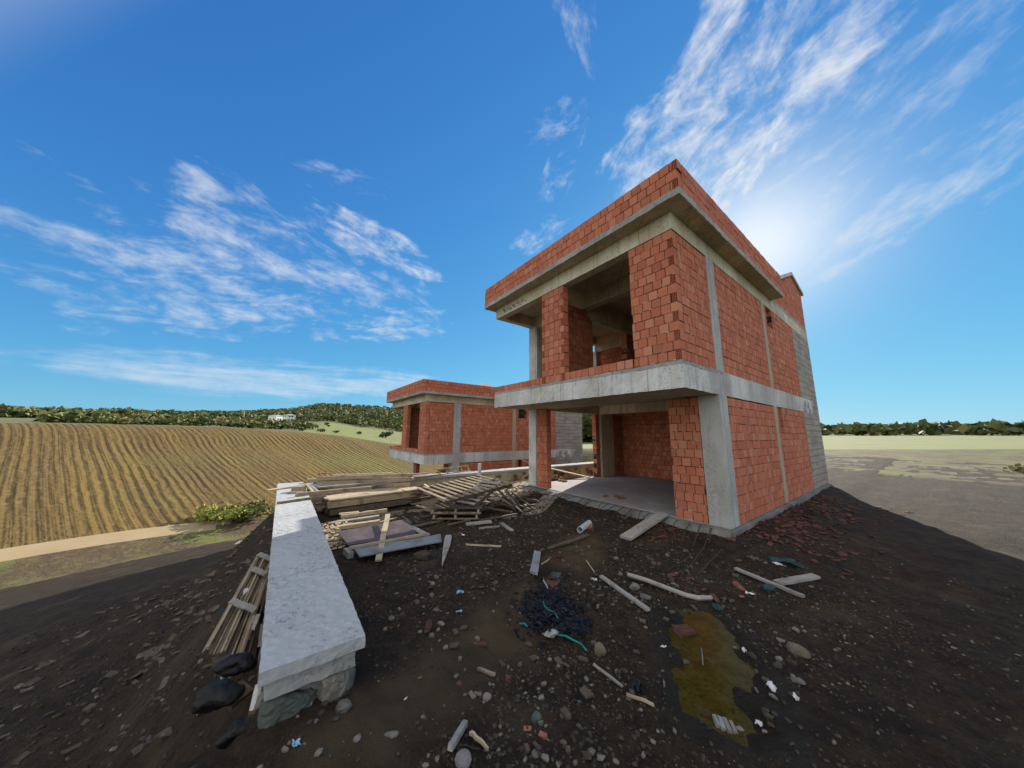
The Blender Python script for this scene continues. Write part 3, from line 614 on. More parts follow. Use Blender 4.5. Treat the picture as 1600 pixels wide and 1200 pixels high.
def build_house():
    root = empty('unfinished_house')
    def wall(name, *panels, **kw):
        mb = MB()
        for p in panels: brick_panel(mb, *p[0], **p[1])
        o = mb.build(name, BM, root); return o
    def cast(name, m, *boxes, **kw):
        mb = MB()
        for b in boxes: mb.cbox(*b, **kw)
        return mb.build(name, m, root)
    # base
    mb = MB(); mb.cbox(-6.45, -0.005, 1.56, 12.2, -0.9, 0.245)
    mb.prism([(1.56, 0.245), (1.42, 0.235), (1.22, 0.02), (1.12, -0.5), (1.56, -0.5)], 0, -6.45, 0.03)
    mb.prism([(-0.005, 0.245), (0.07, 0.235), (0.12, -0.5), (-0.005, -0.5)], 1, 1.45, 12.2)
    mb.build('foundation', M['conc_dark'], root)
    cast('floor_slab', M['floor'], (-6.40, -0.03, 1.585, 12.1, 0.246, ZF), j=0.002)
    # ground floor frame
    for b in ((-0.42, 0.0, 1.58, 2.02), (-6.34, -5.93, 1.58, 2.02)): cast('column', M['conc'], (*b, ZF, ZS))
    cast('column', M['conc_warm'], (-6.335, -6.03, 5.52, 6.4, ZF, ZS)); cast('column', M['conc_warm'], (-0.2, 0.0, 5.60, 5.88, ZF, ZS))
    cast('shear_wall', M['conc_board'], (-0.25, -0.001, 9.40, 12.17, ZF, ZB), j=0.003)
    cast('shear_wall', M['conc_board'], (-6.33, -6.08, 9.40, 12.17, ZF, ZB), j=0.003)
    # ground floor brickwork
    wall('brick_wall', ((0, -1.11, -0.425, 1.585, 1.78, ZF, ZS - .02), dict(out=-1, lo_end=None)))
    wall('brick_wall', ((0, -5.927, -5.36, 1.585, 1.78, ZF, ZS - .01), dict(out=-1)))
    wall('brick_wall', ((1, 2.025, 5.597, -0.2, -0.006, ZF, ZS - .03), {}))
    wall('brick_wall', ((1, 5.885, 6.08, -0.2, -0.006, ZF, ZS - .01), {}), ((1, 6.47, 9.395, -0.2, -0.006, ZF, ZS - .01), {}), ((1, 6.08, 6.47, -0.2, -0.006, ZF, 2.20), {}))
    wall('brick_wall', ((1, 5.26, 5.515, -6.33, -6.13, ZF, ZS - .01), dict()))
    wall('brick_wall', ((1, 6.405, 9.395, -6.33, -6.13, ZF, ZS - .01), {}))
    wall('partition_wall', ((0, -6.1, -0.21, 7.2, 7.4, ZF, 3.32), dict(out=-1)))
    wall('rear_wall', ((0, -6.07, -0.26, 11.95, 12.15, ZF, ZS - .01), {}), ((0, -6.07, -0.26, 11.95, 12.15, ZT, ZB - .01), {}))
    # first floor plate
    mb = MB(); mb.cbox(-6.33, 0.0, 0.0, 1.90, ZS, ZT - 0.085, 0.11, 0.0065); o = mb.build('balcony_slab', [M['conc_warm'], M['conc']], root); nz = np.array([p.normal.z for p in o.data.polygons]); o.data.polygons.foreach_set('material_index', (nz > -0.5).astype(np.int32))
    mb = MB(); mb.cbox(-6.325, -0.006, 0.006, 1.90, ZT - 0.084, ZT, 0.09, 0.007); mb.build('slab_topping', M['conc_rough'], root)
    cast('beam', M['conc'], (-0.30, -0.001, 1.901, 12.17, ZS, ZT)); cast('beam', M['conc_warm'], (-6.33, -6.03, 1.901, 12.17, ZS, ZT))
    cast('beam', M['conc_beam'], (-6.029, -0.301, 5.42, 5.72, ZS, 3.339)); cast('ceiling_slab', M['conc_warm'], (-6.029, -0.301, 1.901, 12.17, 3.34, ZT - .004))
    # first floor brickwork
    wall('brick_wall', ((0, -0.98, -0.002, 0.004, 0.196, ZT, ZB - .012), dict(out=-1, hi_end='hole', shift=0.1)))
    wall('brick_wall', ((0, -3.86, -2.98, 0.004, 0.196, ZT, ZB - .012), dict(out=-1, lo_end='hole', hi_end='hole')))
    wall('low_wall', ((0, -6.31, -3.865, 0.004, 0.196, ZT, ZT + 0.195), dict(out=-1)), ((0, -2.975, -0.985, 0.004, 0.196, ZT, ZT + 0.195), dict(out=-1)), ((1, 0.20, 1.575, -6.31, -6.12, ZT, ZT + 0.195), {}))
    wall('brick_wall', ((1, 0.198, 1.577, -0.2, -0.006, ZT, ZB - .03), dict(lo_end=None, BL=0.165)))
    for r_ in range(1): cast('column', M['conc'], (-0.3, 0.0, 1.58, 2.02, ZT, ZB))
    wall('brick_wall', ((1, 2.023, 5.607, -0.2, -0.006, ZT, ZB - .01), dict(BL=0.185)))
    cast('column', M['conc_warm'], (-0.22, 0.0, 5.61, 5.90, ZT, ZB))
    wall('brick_wall', ((1, 5.905, 6.10, -0.2, -0.006, ZT, ZB - .01), {}), ((1, 6.72, 9.395, -0.2, -0.006, ZT, ZB - .01), dict(BL=0.185)), ((1, 6.10, 6.72, -0.2, -0.006, ZT, 5.56), {}))
    cast('column', M['conc'], (-6.33, -5.87, 1.58, 2.02, ZT, ZB)); cast('column', M['conc'], (-6.33, -6.0, 5.3, 5.62, ZT, 5.86))
    wall('partition_wall', ((1, 0.2, 2.1, -3.86, -3.66, ZT, 6.14), dict())); wall('partition_wall', ((1, 4.05, 5.49, -3.86, -3.66, ZT, 5.85), dict()))
    wall('partition_wall', ((0, -5.99, -0.21, 5.5, 5.7, ZT, 5.85), dict(out=-1)))
    wall('brick_wall', ((1, 5.625, 9.395, -6.33, -6.13, ZT, ZB - .01), {}), ((1, 2.025, 4.35, -6.33, -6.13, ZT, ZB - .01), {}))  # second panel is unseen, added to keep sunlight off the wall cap
    # roof frame
    cast('beam', M['conc_beam'], (-6.32, 0.0, 0.0, 0.25, ZB, ZU)); cast('beam', M['conc_beam'], (-0.25, 0.0, 0.251, 12.17, ZB, ZU)); cast('beam', M['conc_beam'], (-6.32, -6.07, 0.251, 12.17, ZB, ZU))
    cast('beam', M['conc_beam'], (-6.069, -0.251, 1.62, 1.87, 6.15, ZU)); cast('beam', M['conc_beam'], (-3.86, -3.66, 1.871, 5.48, 5.86, ZU)); cast('beam', M['conc_beam'], (-6.069, -0.251, 5.481, 5.75, 5.86, ZU))
    mb = MB(); mb.cbox(-6.54, 0.343, -0.368, 6.83, ZU + .001, ZP, 0.10, 0.007); mb.cbox(-6.32, -0.001, 6.831, 12.17, ZU + .001, ZP, 0.25); o = mb.build('roof_slab', [M['conc_warm'], M['conc_rough']], root)
    me = o.data; nz = np.array([p.normal.z for p in me.polygons]); me.polygons.foreach_set('material_index', (nz > -0.5).astype(np.int32))
    wall('parapet', ((0, -6.54, 0.343, -0.366, -0.176, ZP, ZR), dict(out=-1, hi_end='hole')), ((1, -0.172, 6.83, 0.149, 0.341, ZP, ZR), dict(BL=0.24)), ((1, -0.172, 6.83, -6.54, -6.35, ZP, ZR), {}))
    prof = lambda y: float(np.interp(y, [6.8, 8.79, 10.54, 12.2], [3.62, 4.50, 5.22, 4.86])) + 3.52
    wall('gable_wall', ((1, 6.84, 12.17, -0.2, -0.006, ZP, 8.85), dict(clip=prof)))
    wall('gable_wall', ((1, 6.84, 12.17, -2.7, -2.5, ZP, 8.85), dict(clip=prof)))
    mb = MB(); pts = [(6.70, 3.60), (8.79, 4.50), (10.54, 5.22), (12.35, 4.83)]
    mb.prism([(y, z + 3.523) for y, z in pts] + [(y, z + 3.67) for y, z in pts[::-1]], 0, -2.8, 0.06)
    mb.build('gable_roof', M['conc'], root)
    return root
house = build_house()
tag(house, 'two storey red brick house shell with ground floor open and corner cantilever slab', 'house', 'unfinished brick houses')
def dup(src, loc, label):
    c = src.copy(); COL.objects.link(c); c.location = loc; c['label'] = label
    for ch in src.children:
        d = ch.copy(); COL.objects.link(d); d.parent = c
        for g_ in ch.children:
            e = g_.copy(); COL.objects.link(e); e.parent = d
    return c
house_far = dup(house, (-12.81, 0.05, -2.5), 'smaller looking brick house shell standing lower down beyond the retaining wall')
mb = MB(); mb.cbox(-4.6, -3.7, 5.6, 6.4, ZP, 8.22, 0.2, 0.01); mb.build('chimney', M['plaster'], house_far)

# things only the near house has: starter bars along its front edge, shutter marks
for k, x in enumerate(np.arange(-6.2, -0.25, 0.225)):
    if -1.0 < x < -0.85: continue
    mb = MB(); l = random.uniform(0.45, 0.85); sx = random.uniform(0.0, 0.25)
    p0 = np.array([x, 1.50, 0.225]); p1 = np.array([x + sx * 0.4, 1.36, 0.262 + random.uniform(-.01, .02)]); p2 = np.array([x + sx + 0.04, 1.36 - l, 0.0])
    p2[2] = max(gz(p2) + random.uniform(0.03, 0.16), -0.1)
    mb.tube([p0, p1, (p1 + p2) / 2 + np.array([0, 0, 0.03]), p2], 0.0085, 5)
    mb.build('rebar', M['steel'], house)
mb = MB()                                                   # painted figures left on the beam by the formwork crew
for k in range(46):
    x = -5.9 + 1.35 * k / 46 + random.uniform(-.02, .02); z = 6.36 + 0.05 * math.sin(k * .7) + random.uniform(-.05, .06); w = random.uniform(.012, .04)
    mb.box(x, x + w, -0.011, -0.0045, z, z + random.uniform(.008, .05), None)
tag(mb.build('lettering', M['black'], house), kind='stuff')

# ================================================================ WALLS
def masonry_face(mb, u0, u1, z0, z1, place, n, mi):
    for k in range(n):
        pass
def stone_wall():
    root = empty('stone_wall', (-0.08, -5.5, 0), 'low rubble wall with long pale concrete cap, loose stones at its near end', 'wall', 'concrete capped walls')
    def rel(mb): mb.v = [(x + 0.08, y + 5.5, z) for x, y, z in mb.v]; return mb
    mb = MB()
    for x1, x0 in ((-0.09, -1.55), (-1.562, -2.9), (-2.912, -4.3), (-4.312, -5.9), (-5.912, -8.45)): mb.cbox(x0, x1, -5.80, -5.20, 0.585, 0.664, 0.05, 0.0035)
    rel(mb).build('cap', M['conc_cap'], root)
    mb = MB(); mb.cbox(-8.4, -0.2, -5.755, -5.26, -1.2, 0.584, 0.13, 0.022); rel(mb).build('masonry', M['conc_dark'], root)
    mb = MB(); mb.cbox(-0.2, -0.125, -5.76, -5.25, 0.47, 0.584, 0.05, 0.006); rel(mb).build('mortar_bed', M['conc_rough'], root)
    for c, r, m_ in (((-0.22, -5.62, 0.33), (0.15, 0.185, 0.125), 'stone_green'), ((-0.23, -5.355, 0.34), (0.15, 0.115, 0.165), 'stone'), ((-0.22, -5.66, 0.10), (0.16, 0.17, 0.125), 'stone_tan'), ((-0.24, -5.33, 0.10), (0.10, 0.10, 0.10), 'stone_green'), ((-0.30, -5.5, 0.02), (0.13, 0.16, 0.1), 'stone')):
        mb = MB(); mb.lump(c, r, 4, 0.16, rot=random.uniform(-.15, .15)); mb.v = [(x + .012 * math.sin(23 * y + 31 * z) + random.uniform(-.004, .004), y + .012 * math.sin(29 * z + 3), z + .010 * math.sin(33 * y) + random.uniform(-.004, .004)) for x, y, z in mb.v]
        # squared-off faces
        mb.v = [(max(min(x, -0.115 + random.uniform(-.006, .006)), -0.5), max(y, -5.772 + random.uniform(-.006, .006)), z) for x, y, z in mb.v]
        rel(mb).build('stone', M[m_], root)
    for k in range(20):
        mb = MB(); x = -0.45 - k * 0.33; mb.lump((x, -5.74, random.uniform(0.05, 0.45)), (0.17, 0.06, 0.13), 2, 0.2, rot=0); rel(mb).build('stone', M[random.choice(['stone', 'stone_green', 'stone_tan'])], root)
stone_wall()
def retaining_wall():
    root = empty('retaining_wall', (-8.0, 4, 0), 'long concrete capped rubble wall running between the two brick houses', 'wall', 'concrete capped walls')
    def rel(mb): mb.v = [(x + 8, y - 4, z) for x, y, z in mb.v]; return mb
    mb = MB()
    for y0, y1 in ((-5.19, -2.3), (-2.294, 1.2), (1.206, 4.6), (4.606, 8.2), (8.206, 15)): mb.cbox(-8.36, -7.78, y0, y1, 0.545, 0.625, 0.12, 0.006)
    rel(mb).build('cap', M['conc_cap'], root)
    mb = MB(); mb.cbox(-8.3, -7.87, -5.18, 15, -2.6, 0.544, 0.15, 0.02)
    rel(mb).build('masonry', M['conc_warm'], root)
    for k in range(60):
        mb = MB(); y = random.uniform(-3, 13); mb.lump((-7.87, y, random.uniform(0.0, 0.46)), (0.03, random.uniform(.10, .2), random.uniform(.06, .12)), 2, 0.2, rot=0); rel(mb).build('stone', M['stone_tan'], root)
retaining_wall()

# ================================================================ TIMBER
def board_mesh(L, w, t_, sag=0.0, rough=0.003, taper=None, seg=7, cut=0.0):
    mb = MB(); vs = []; col = (random.random(), random.random(), random.random())
    for i in range(seg + 1):
        k = i / seg; x = (k - 0.5) * L; ww = w * (1 if taper is None else np.interp(k, *taper)); dz = -sag * math.sin(math.pi * k) + random.uniform(-rough, rough); dy = random.uniform(-rough, rough)
        for sy, sz in ((-1, -1), (1, -1), (1, 1), (-1, 1)):
            xx = x + (cut * sy if i in (0, seg) else 0) + (random.uniform(-rough, rough) * 2 if i in (0, seg) else 0)
            vs.append((xx, dy + sy * ww / 2, dz + sz * t_ / 2))
    fs = [(0, 3, 2, 1), (4 * seg, 4 * seg + 1, 4 * seg + 2, 4 * seg + 3)]
    for i in range(seg):
        for k in range(4): fs.append((4 * i + k, 4 * i + (k + 1) % 4, 4 * i + 4 + (k + 1) % 4, 4 * i + 4 + k))
    mb.add(vs, fs, col); return mb
def orient(p0, p1, roll=0.0):
    x = unit(np.array(p1) - np.array(p0)); y = np.cross((0, 0, 1), x)
    y = unit(y) if np.linalg.norm(y) > 1e-4 else np.array([0, 1, 0]); z = np.cross(x, y)
    m_ = Matrix(((x[0], y[0], z[0]), (x[1], y[1], z[1]), (x[2], y[2], z[2]))); return m_ @ Matrix.Rotation(roll, 3, 'X')
def plank(name, label, p0, p1, w, t_, m_='wood', roll=0.0, group=None, cat=None, **kw):
    p0 = np.array(p0, float); p1 = np.array(p1, float); L = float(np.linalg.norm(p1 - p0))
    o = board_mesh(L, w, t_, **kw).build(name, M[m_])
    mt = orient(p0, p1, roll).to_4x4(); c = (p0 + p1) / 2; mt.translation = Vector(c); o.matrix_world = mt
    return tag(o, label, cat or name.split('_')[-1], group)
def flat_on(px0, px1, z=None, lift=0.02):
    """two photo points on the ground -> end points, lifted clear of it"""
    a = on_ground(*px0, lift) if z is None else at(*px0, z); b = on_ground(*px1, lift) if z is None else at(*px1, z)
    hump = max(gz(a + (b - a) * k / 10) + lift * .8 - (a + (b - a) * k / 10)[2] for k in range(11)); up_ = np.array([0, 0, max(0, hump) * .8])
    return a + up_, b + up_

# back stack: three long beams, one on another, plus shorter ones behind
G1 = 'timbers of the long stack beside the wall corner'
a0, a1 = at(494, 766, 0.47), at(643, 759, 0.47)
d1 = unit(a1 - a0); n1 = np.array([d1[1], -d1[0], 0]);  n1 = n1 if n1[0] < 0 else -n1
for k, (dz, lab, o0, o1, hh) in enumerate(((0.06, 'lowest long beam of the back stack, brown face towards the yard', 0.06, -0.05, 0.110), (0.19, 'middle long beam of the back stack, dark stained front', 0.0, 0.0, 0.110), (0.32, 'top long beam of the back stack with sunlit upper edge', -0.02, 0.04, 0.110))):
    jn = n1 * (0.0, 0.03, 0.012)[k]
    plank('timber_beam', lab, a0 + jn + d1 * o0 + np.array([0, 0, dz]), a1 + jn + d1 * o1 + np.array([0, 0, dz]), 0.10, hh, 'wood', group=G1, cat='timber')
plank('timber_beam', 'second row beam lying behind the topmost beam of the back stack', a0 + n1 * 0.14 + d1 * 0.35 + np.array([0, 0, 0.345]), a1 + n1 * 0.14 + d1 * -0.6 + np.array([0, 0, 0.345]), 0.12, 0.11, 'wood_pale', group=G1, cat='timber')
plank('timber_beam', 'short beam end poking out left behind the back stack', a0 + n1 * 0.16 - d1 * 0.28 + np.array([0, 0, 0.25]), a0 + n1 * 0.16 + d1 * 1.2 + np.array([0, 0, 0.25]), 0.14, 0.10, 'wood', group=G1, cat='timber')
plank('timber_beam', 'lower beam behind the back stack, hidden for most of its length', a0 + n1 * 0.15 - d1 * 0.12 + np.array([0, 0, 0.10]), a1 + n1 * 0.15 + np.array([0, 0, 0.10]), 0.14, 0.16, 'wood', group=G1, cat='timber')
for k in range(3):
    p = a0 + d1 * (0.35 + 0.9 * k); plank('timber_block', ['left', 'middle', 'right'][k] + ' bearer block carrying the back stack', p + n1 * 0.3 + np.array([0, 0, -0.10]), p - n1 * 0.12 + np.array([0, 0, -0.10]), 0.12, 0.2, 'wood_dark', group='bearers under the back stack', cat='block')
for k, (px, py) in enumerate(((497, 745), (503, 743), (507, 742))):
    mb = MB(); mb.lump((0, 0, 0), (0.05, 0.04, 0.03), 1, 0.3); tag(mb.build('brick_shard', M['orange'], None, a0 + n1 * 0.1 + d1 * (0.03 + 0.08 * k) + np.array([0, 0, 0.425 + .02])), ['leftmost', 'middle', 'rightmost'][k] + ' of three clay shards on the left end of the back stack', 'shard', 'clay shards on the timber')

# things across the far end of the capped wall
zc = 0.664
plank('wooden_batten', 'brown batten lying across the wall cap in the sun', at(433, 786, zc + .025), at(489, 778, zc + .025), 0.055, 0.045, 'wood', cat='batten')
plank('timber_beam', 'long beam running from the wall cap to the middle stack', at(462, 773.5, zc + .04), at(580, 762, 0.62), 0.08, 0.085, 'wood', cat='timber')
plank('wooden_board', 'thin board jutting out over the outer edge of the wall', at(418, 766, zc + .02), at(457, 760.5, zc + .02), 0.16, 0.025, 'wood_pale', cat='board')
plank('timber_block', 'squared wood block on the far end of the wall cap', at(457, 764, zc + .065), at(478, 763, zc + .065), 0.2, 0.12, 'wood', cat='block')
plank('wooden_board', 'short board under the squared block on the wall cap', at(452, 769, zc + .02), at(477, 768, zc + .02), 0.22, 0.035, 'wood_grey', cat='board')
plank('wooden_batten', 'narrow batten leaning beside the squared block', at(478, 756, zc + 0.16), at(491, 770, zc + .02), 0.05, 0.03, 'wood_pale', cat='batten')
plank('wooden_batten', 'second narrow batten leaning near the end of the back stack', at(483, 757, zc + 0.14), at(497, 768, zc + .02), 0.045, 0.03, 'wood_grey', cat='batten')

# middle stack: wide flat stack of thick boards
G2 = 'boards of the wide middle stack'
b0, b1 = at(511, 806, 0.08), at(656, 784, 0.08); d2 = unit(b1 - b0); n2 = np.array([d2[1], -d2[0], 0]); n2 = n2 if n2[0] < 0 else -n2
up = lambda z: np.array([0, 0, z])
rows2 = [(0.06, 0.06, 0.145, 'wood_dark', 'lower front'), (0.235, 0.0, 0.145, 'wood', 'upper front')]
for dz, of, hh, m_, nm in rows2:
    plank('timber_beam', nm + ' beam of the wide middle stack, facing the yard', b0 + d2 * of + up(dz) + n2 * 0.07, b1 + d2 * (0.1 - of) + up(dz) + n2 * 0.07, 0.14, hh, m_, group=G2, cat='timber')
for k in range(3):
    plank('wooden_board', ['front', 'middle', 'rear'][k] + ' pale board on top of the wide middle stack', b0 + n2 * (0.12 + 0.235 * k) + d2 * (0.02, -0.02, 0.06)[k] + up(0.345), b1 + n2 * (0.12 + 0.235 * k) + d2 * (-0.5, 0.05, -0.15)[k] + up(0.345 + 0.006 * k), 0.225, 0.04, 'wood_pale', group=G2, cat='board')
plank('wooden_board', 'pale board end on the right part of the middle stack', b1 + n2 * 0.12 - d2 * 0.46 + up(0.35), b1 + n2 * 0.16 + d2 * 0.08 + up(0.352), 0.23, 0.04, 'wood_pale', group=G2, cat='board')
for k in range(4):
    plank('timber_beam', ['second', 'third', 'fourth', 'rearmost'][k] + ' beam inside the wide middle stack, counted from the yard side', b0 + n2 * (0.24 + 0.17 * k) + up(0.16) + d2 * random.uniform(-.1, .1), b1 + n2 * (0.24 + 0.17 * k) + up(0.16), 0.14, 0.30, 'wood_dark', group=G2, cat='timber')
for k in range(6):
    p = b0 + n2 * random.uniform(.75, 1.0) + d2 * random.uniform(-.1, .9) + up(.12 + .09 * k); L = random.uniform(1.0, 1.9)
    plank('wooden_board', 'loose weathered board lying between the back stack and the middle stack', p, p + d2 * L + n2 * random.uniform(-.15, .15) + up(random.uniform(-.04, .05)), random.uniform(.10, .16), .035, random.choice(['wood', 'wood_pale', 'wood_grey']), group='loose boards between the stacks', cat='board')
for k in range(5):
    p = b1 - d2 * random.uniform(.1, .5) - n2 * random.uniform(-.05, .12) + up(.06 + .07 * k); plank('wooden_board', 'dark board end sticking out of the middle stack towards the pallets', p, p + d2 * random.uniform(.5, .9) + n2 * random.uniform(-.3, .2), random.uniform(.09, .14), .03, random.choice(['wood', 'wood_dark', 'wood']), group='board ends right of the middle stack', cat='board')
for k in range(5):
    p = b0 - d2 * random.uniform(.0, .25) + n2 * random.uniform(.1, .7) + up(.05 + .07 * k); plank('timber_beam', 'rough timber end poking out of the left side of the middle stack', p, p + d2 * random.uniform(.5, .9) + n2 * random.uniform(-.1, .1), random.uniform(.06, .11), .06, random.choice(['wood', 'wood_dark', 'wood_pale']), group='timber ends left of the middle stack', cat='timber')
# short boards in front of it
plank('timber_beam', 'square pale log on the ground before the middle stack', *[at(532, 807.5, 0.10), at(604, 797, 0.12)], 0.075, 0.075, 'wood_pale', cat='timber', rough=0.006)
plank('wooden_board', 'short pale board lying against the square log', at(530, 803, 0.13), at(560, 800, 0.14), 0.09, 0.03, 'wood_pale', cat='board')
G3 = 'short boards in front of the middle stack'
plank('wooden_board', 'grey short board, rear one of the small pile', at(517, 817, 0.06), at(592, 806, 0.08), 0.12, 0.03, 'wood_grey', group=G3, cat='board')
plank('wooden_board', 'bright sunlit thick board, front one of the small pile', at(531, 824, 0.08), at(593, 815, 0.10), 0.12, 0.075, 'wood_pale', group=G3, cat='board')
plank('wooden_board', 'thin pale board end under the sunlit thick board', at(516, 826, 0.04), at(540, 822, 0.04), 0.10, 0.03, 'wood_pale', group=G3, cat='board')
plank('wooden_batten', 'narrow pale stick right of the small board pile', at(585, 818, 0.06), at(620, 809, 0.06), 0.035, 0.025, 'wood_pale', cat='stick')
plank('wooden_board', 'pale board lying across the two plywood sheets', at(606, 804, 0.27), at(591, 876, 0.06), 0.10, 0.028, 'wood_pale', cat='board')

def sheet(name, label, pts, zs, t_, m_, cat):
    P = [at(x, y, z) for (x, y), z in zip(pts, zs)]; c = np.mean(P, 0); mb = MB(); ex = unit(P[1] - P[0])
    ey = unit(np.cross((0, 0, 1), ex)); loc = [((p - c) @ ex, (p - c) @ ey, p[2] - c[2]) for p in P]
    n = len(P); vs = loc + [(x, y, z + t_) for x, y, z in loc]
    mb.add(vs, [tuple(range(n))[::-1], tuple(range(n, 2 * n))] + [(i, (i + 1) % n, n + (i + 1) % n, n + i) for i in range(n)])
    o = mb.build(name, M[m_]); o.location = c; o.rotation_euler = (0, 0, math.atan2(ex[1], ex[0])); return tag(o, label, cat)
sheet('plywood_sheet', 'dark brown film faced plywood sheet lying before the boards', [(544, 853), (652, 838), (636, 812), (527, 832)], (0.10, 0.10, 0.08, 0.10), 0.02, 'ply', 'plywood')
sheet('plywood_sheet', 'blue grey plywood strip at the front edge of the dark sheet', [(562, 871), (690, 847), (688, 836), (553, 859)], (0.10, 0.08, 0.08, 0.10), 0.022, 'ply_blue', 'plywood')
plank('wooden_batten', 'long pale batten lying along the seam of the two plywood sheets', at(546, 856, 0.15), at(667, 834, 0.13), 0.06, 0.04, 'wood_pale', cat='batten')
plank('timber_block', 'short block under the left corner of the plywood sheets', at(541, 860, 0.05), at(548, 868, 0.05), 0.09, 0.10, 'wood_grey', cat='block')
plank('wooden_board', 'grey board end beside the right edge of the plywood', at(640, 822, 0.08), at(668, 836, 0.10), 0.11, 0.025, 'wood_grey', cat='board')
for k, (a, b, m_, lab) in enumerate((((632, 828), (692, 815), 'wood_dark', 'dark stick lying between plywood and pallets'), ((655, 842), (640, 826), 'wood_dark', 'short dark board end behind the blue plywood'))):
    p, q_ = flat_on(a, b, lift=0.03); plank('wooden_board', lab, p, q_, 0.09, 0.025, m_, cat='board')
# scraps between wall and middle stack
for k in range(9):
    x, y = random.uniform(486, 512), random.uniform(779, 812); c = on_ground(x, y, 0.03 + 0.025 * random.random() + (0.12 if y < 795 else 0)); a = random.uniform(0, 6.28); L = random.uniform(.12, .3)
    d = np.array([math.cos(a) * L, math.sin(a) * L, random.uniform(-.05, .05)]); plank('wood_scrap', 'small wood offcut jammed between the capped wall and the middle stack', c - d / 2, c + d / 2, random.uniform(.03, .08), 0.025, random.choice(['wood', 'wood_pale', 'wood_dark']), group='offcuts between wall and stack', cat='offcut')

# ---------------------------------------------------------------- pallets
def pallet(label, O_, ex, ey, m1='wood', m2='wood', nslat=10, slat=0.085, group='pallets heaped by the timber'):
    """deck boards run along ex, bearers along ey"""
    root = empty('wooden_pallet', O_, label, 'pallet', group); W_ = np.linalg.norm(ex); L = np.linalg.norm(ey); x = np.array(ex) / W_; y = np.array(ey) / L; z = unit(np.cross(x, y)); y = np.cross(z, x)
    z = z if z[2] > 0 else -z; y = np.cross(z, x); sgn = 1 if y @ np.array(ey) > 0 else -1
    m_ = Matrix(((x[0], y[0], z[0]), (x[1], y[1], z[1]), (x[2], y[2], z[2]))).to_4x4(); m_.translation = Vector(O_); root.matrix_world = m_
    for k in range(nslat):
        mb = board_mesh(W_ * random.uniform(.98, 1.02), slat, 0.02, rough=0.002); o = mb.build('deck_board', M[m1], root); yy = sgn * (L - slat) * k / (nslat - 1) + sgn * slat / 2
        o.location = (W_ / 2 + random.uniform(-.01, .01), yy, 0.12); o.rotation_euler = (0, 0, random.uniform(-.02, .02))
    for fx in (0.05, 0.5, 0.95):
        mb = board_mesh(L, 0.05, 0.085); o = mb.build('bearer', M[m2], root); o.location = (W_ * fx, sgn * L / 2, 0.065); o.rotation_euler = (0, 0, math.pi / 2)
    for k in range(3):
        mb = board_mesh(W_, 0.09, 0.02); o = mb.build('bottom_board', M[m2], root); o.location = (W_ / 2, sgn * L * (0.06 + 0.44 * k), 0.012)
    return root
pA, pB, pC = at(652, 770, 0.42), at(699, 791, 0.42), at(746, 758, 0.66)
pallet('slatted pallet lying tilted on top of the heap, half in sun', pA, pB - pA, at(704, 745, 0.60) - pA, 'wood', 'wood_dark', 11, 0.075)
p2, p3, p4 = at(722, 799, 0.30), at(741, 797, 0.42), at(757, 761, 0.46)
pallet('pallet leaning on the right of the heap, deck towards the yard', at(712, 790, 0.28), at(742, 796, 0.28) - at(712, 790, 0.28), at(750, 757, 0.66) - at(712, 790, 0.28), 'wood_grey', 'wood_dark', 7, 0.07)
q0 = at(674, 812, 0.06); pallet('flat pallet at the bottom of the heap, seen edge on', q0, at(748, 812, 0.06) - q0, at(700, 796, 0.06) - q0, 'wood_dark', 'wood', 8, 0.08)
q0 = at(672, 803, 0.20); pallet('pallet lying flat just under the tilted slatted pallet', q0, at(751, 803, 0.20) - q0, at(705, 788, 0.20) - q0, 'wood_dark', 'wood', 8, 0.08)
# loose timber on and beside the pallets
for a, za, b, zb, w, m_, lab in (
    ((776, 748), 0.55, (806, 789), 0.10, 0.05, 'wood_grey', 'long thin batten propped steeply on the right of the pallets'),
    ((769, 758), 0.50, (820, 804), 0.05, 0.05, 'wood_dark', 'dark batten sloping to the ground right of the pallets'),
    ((757, 762), 0.50, (803, 791), 0.12, 0.06, 'wood_grey', 'grey batten sloping down behind the leaning pallet'),
    ((760, 780), 0.30, (812, 795), 0.06, 0.10, 'wood_dark', 'dark board lying among the debris right of the pallets'),
    ((745, 790), 0.25, (800, 800), 0.06, 0.10, 'wood_dark', 'dark board under the steep batten'),
    ((750, 813), 0.06, (808, 803), 0.06, 0.09, 'wood_dark', 'dark plank flat on the ground before the debris'),
    ((742, 800), 0.16, (772, 790), 0.20, 0.11, 'wood_dark', 'dark thick board end beside the flat pallet'),
    ((700, 820), 0.05, (735, 812), 0.05, 0.06, 'wood_dark', 'narrow dark batten in front of the bottom pallet'),
    ((790, 765), 0.40, (815, 792), 0.05, 0.035, 'wood_dark', 'thin dark stick right of the steep batten'),
    ((800, 770), 0.30, (836, 796), 0.05, 0.035, 'wood_dark', 'thin dark stick nearest the house corner'),
    ((664, 768), 0.40, (684, 776), 0.42, 0.07, 'wood_pale', 'short sunlit slat left of the tilted pallet'),
    ((663, 757), 0.45, (674, 764), 0.45, 0.07, 'wood_pale', 'short sunlit slat above the tilted pallet corner'),
    ((651, 790), 0.14, (690, 800), 0.10, 0.08, 'wood', 'brown board poking out left under the pallets'),
    ((658, 808), 0.05, (700, 801), 0.08, 0.05, 'wood_dark', 'dark batten on the ground left of the bottom pallet')):
    plank('wooden_batten' if w < 0.07 else 'wooden_board', lab, at(*a, za), at(*b, zb), w, 0.03, m_, cat='batten' if w < 0.07 else 'board')
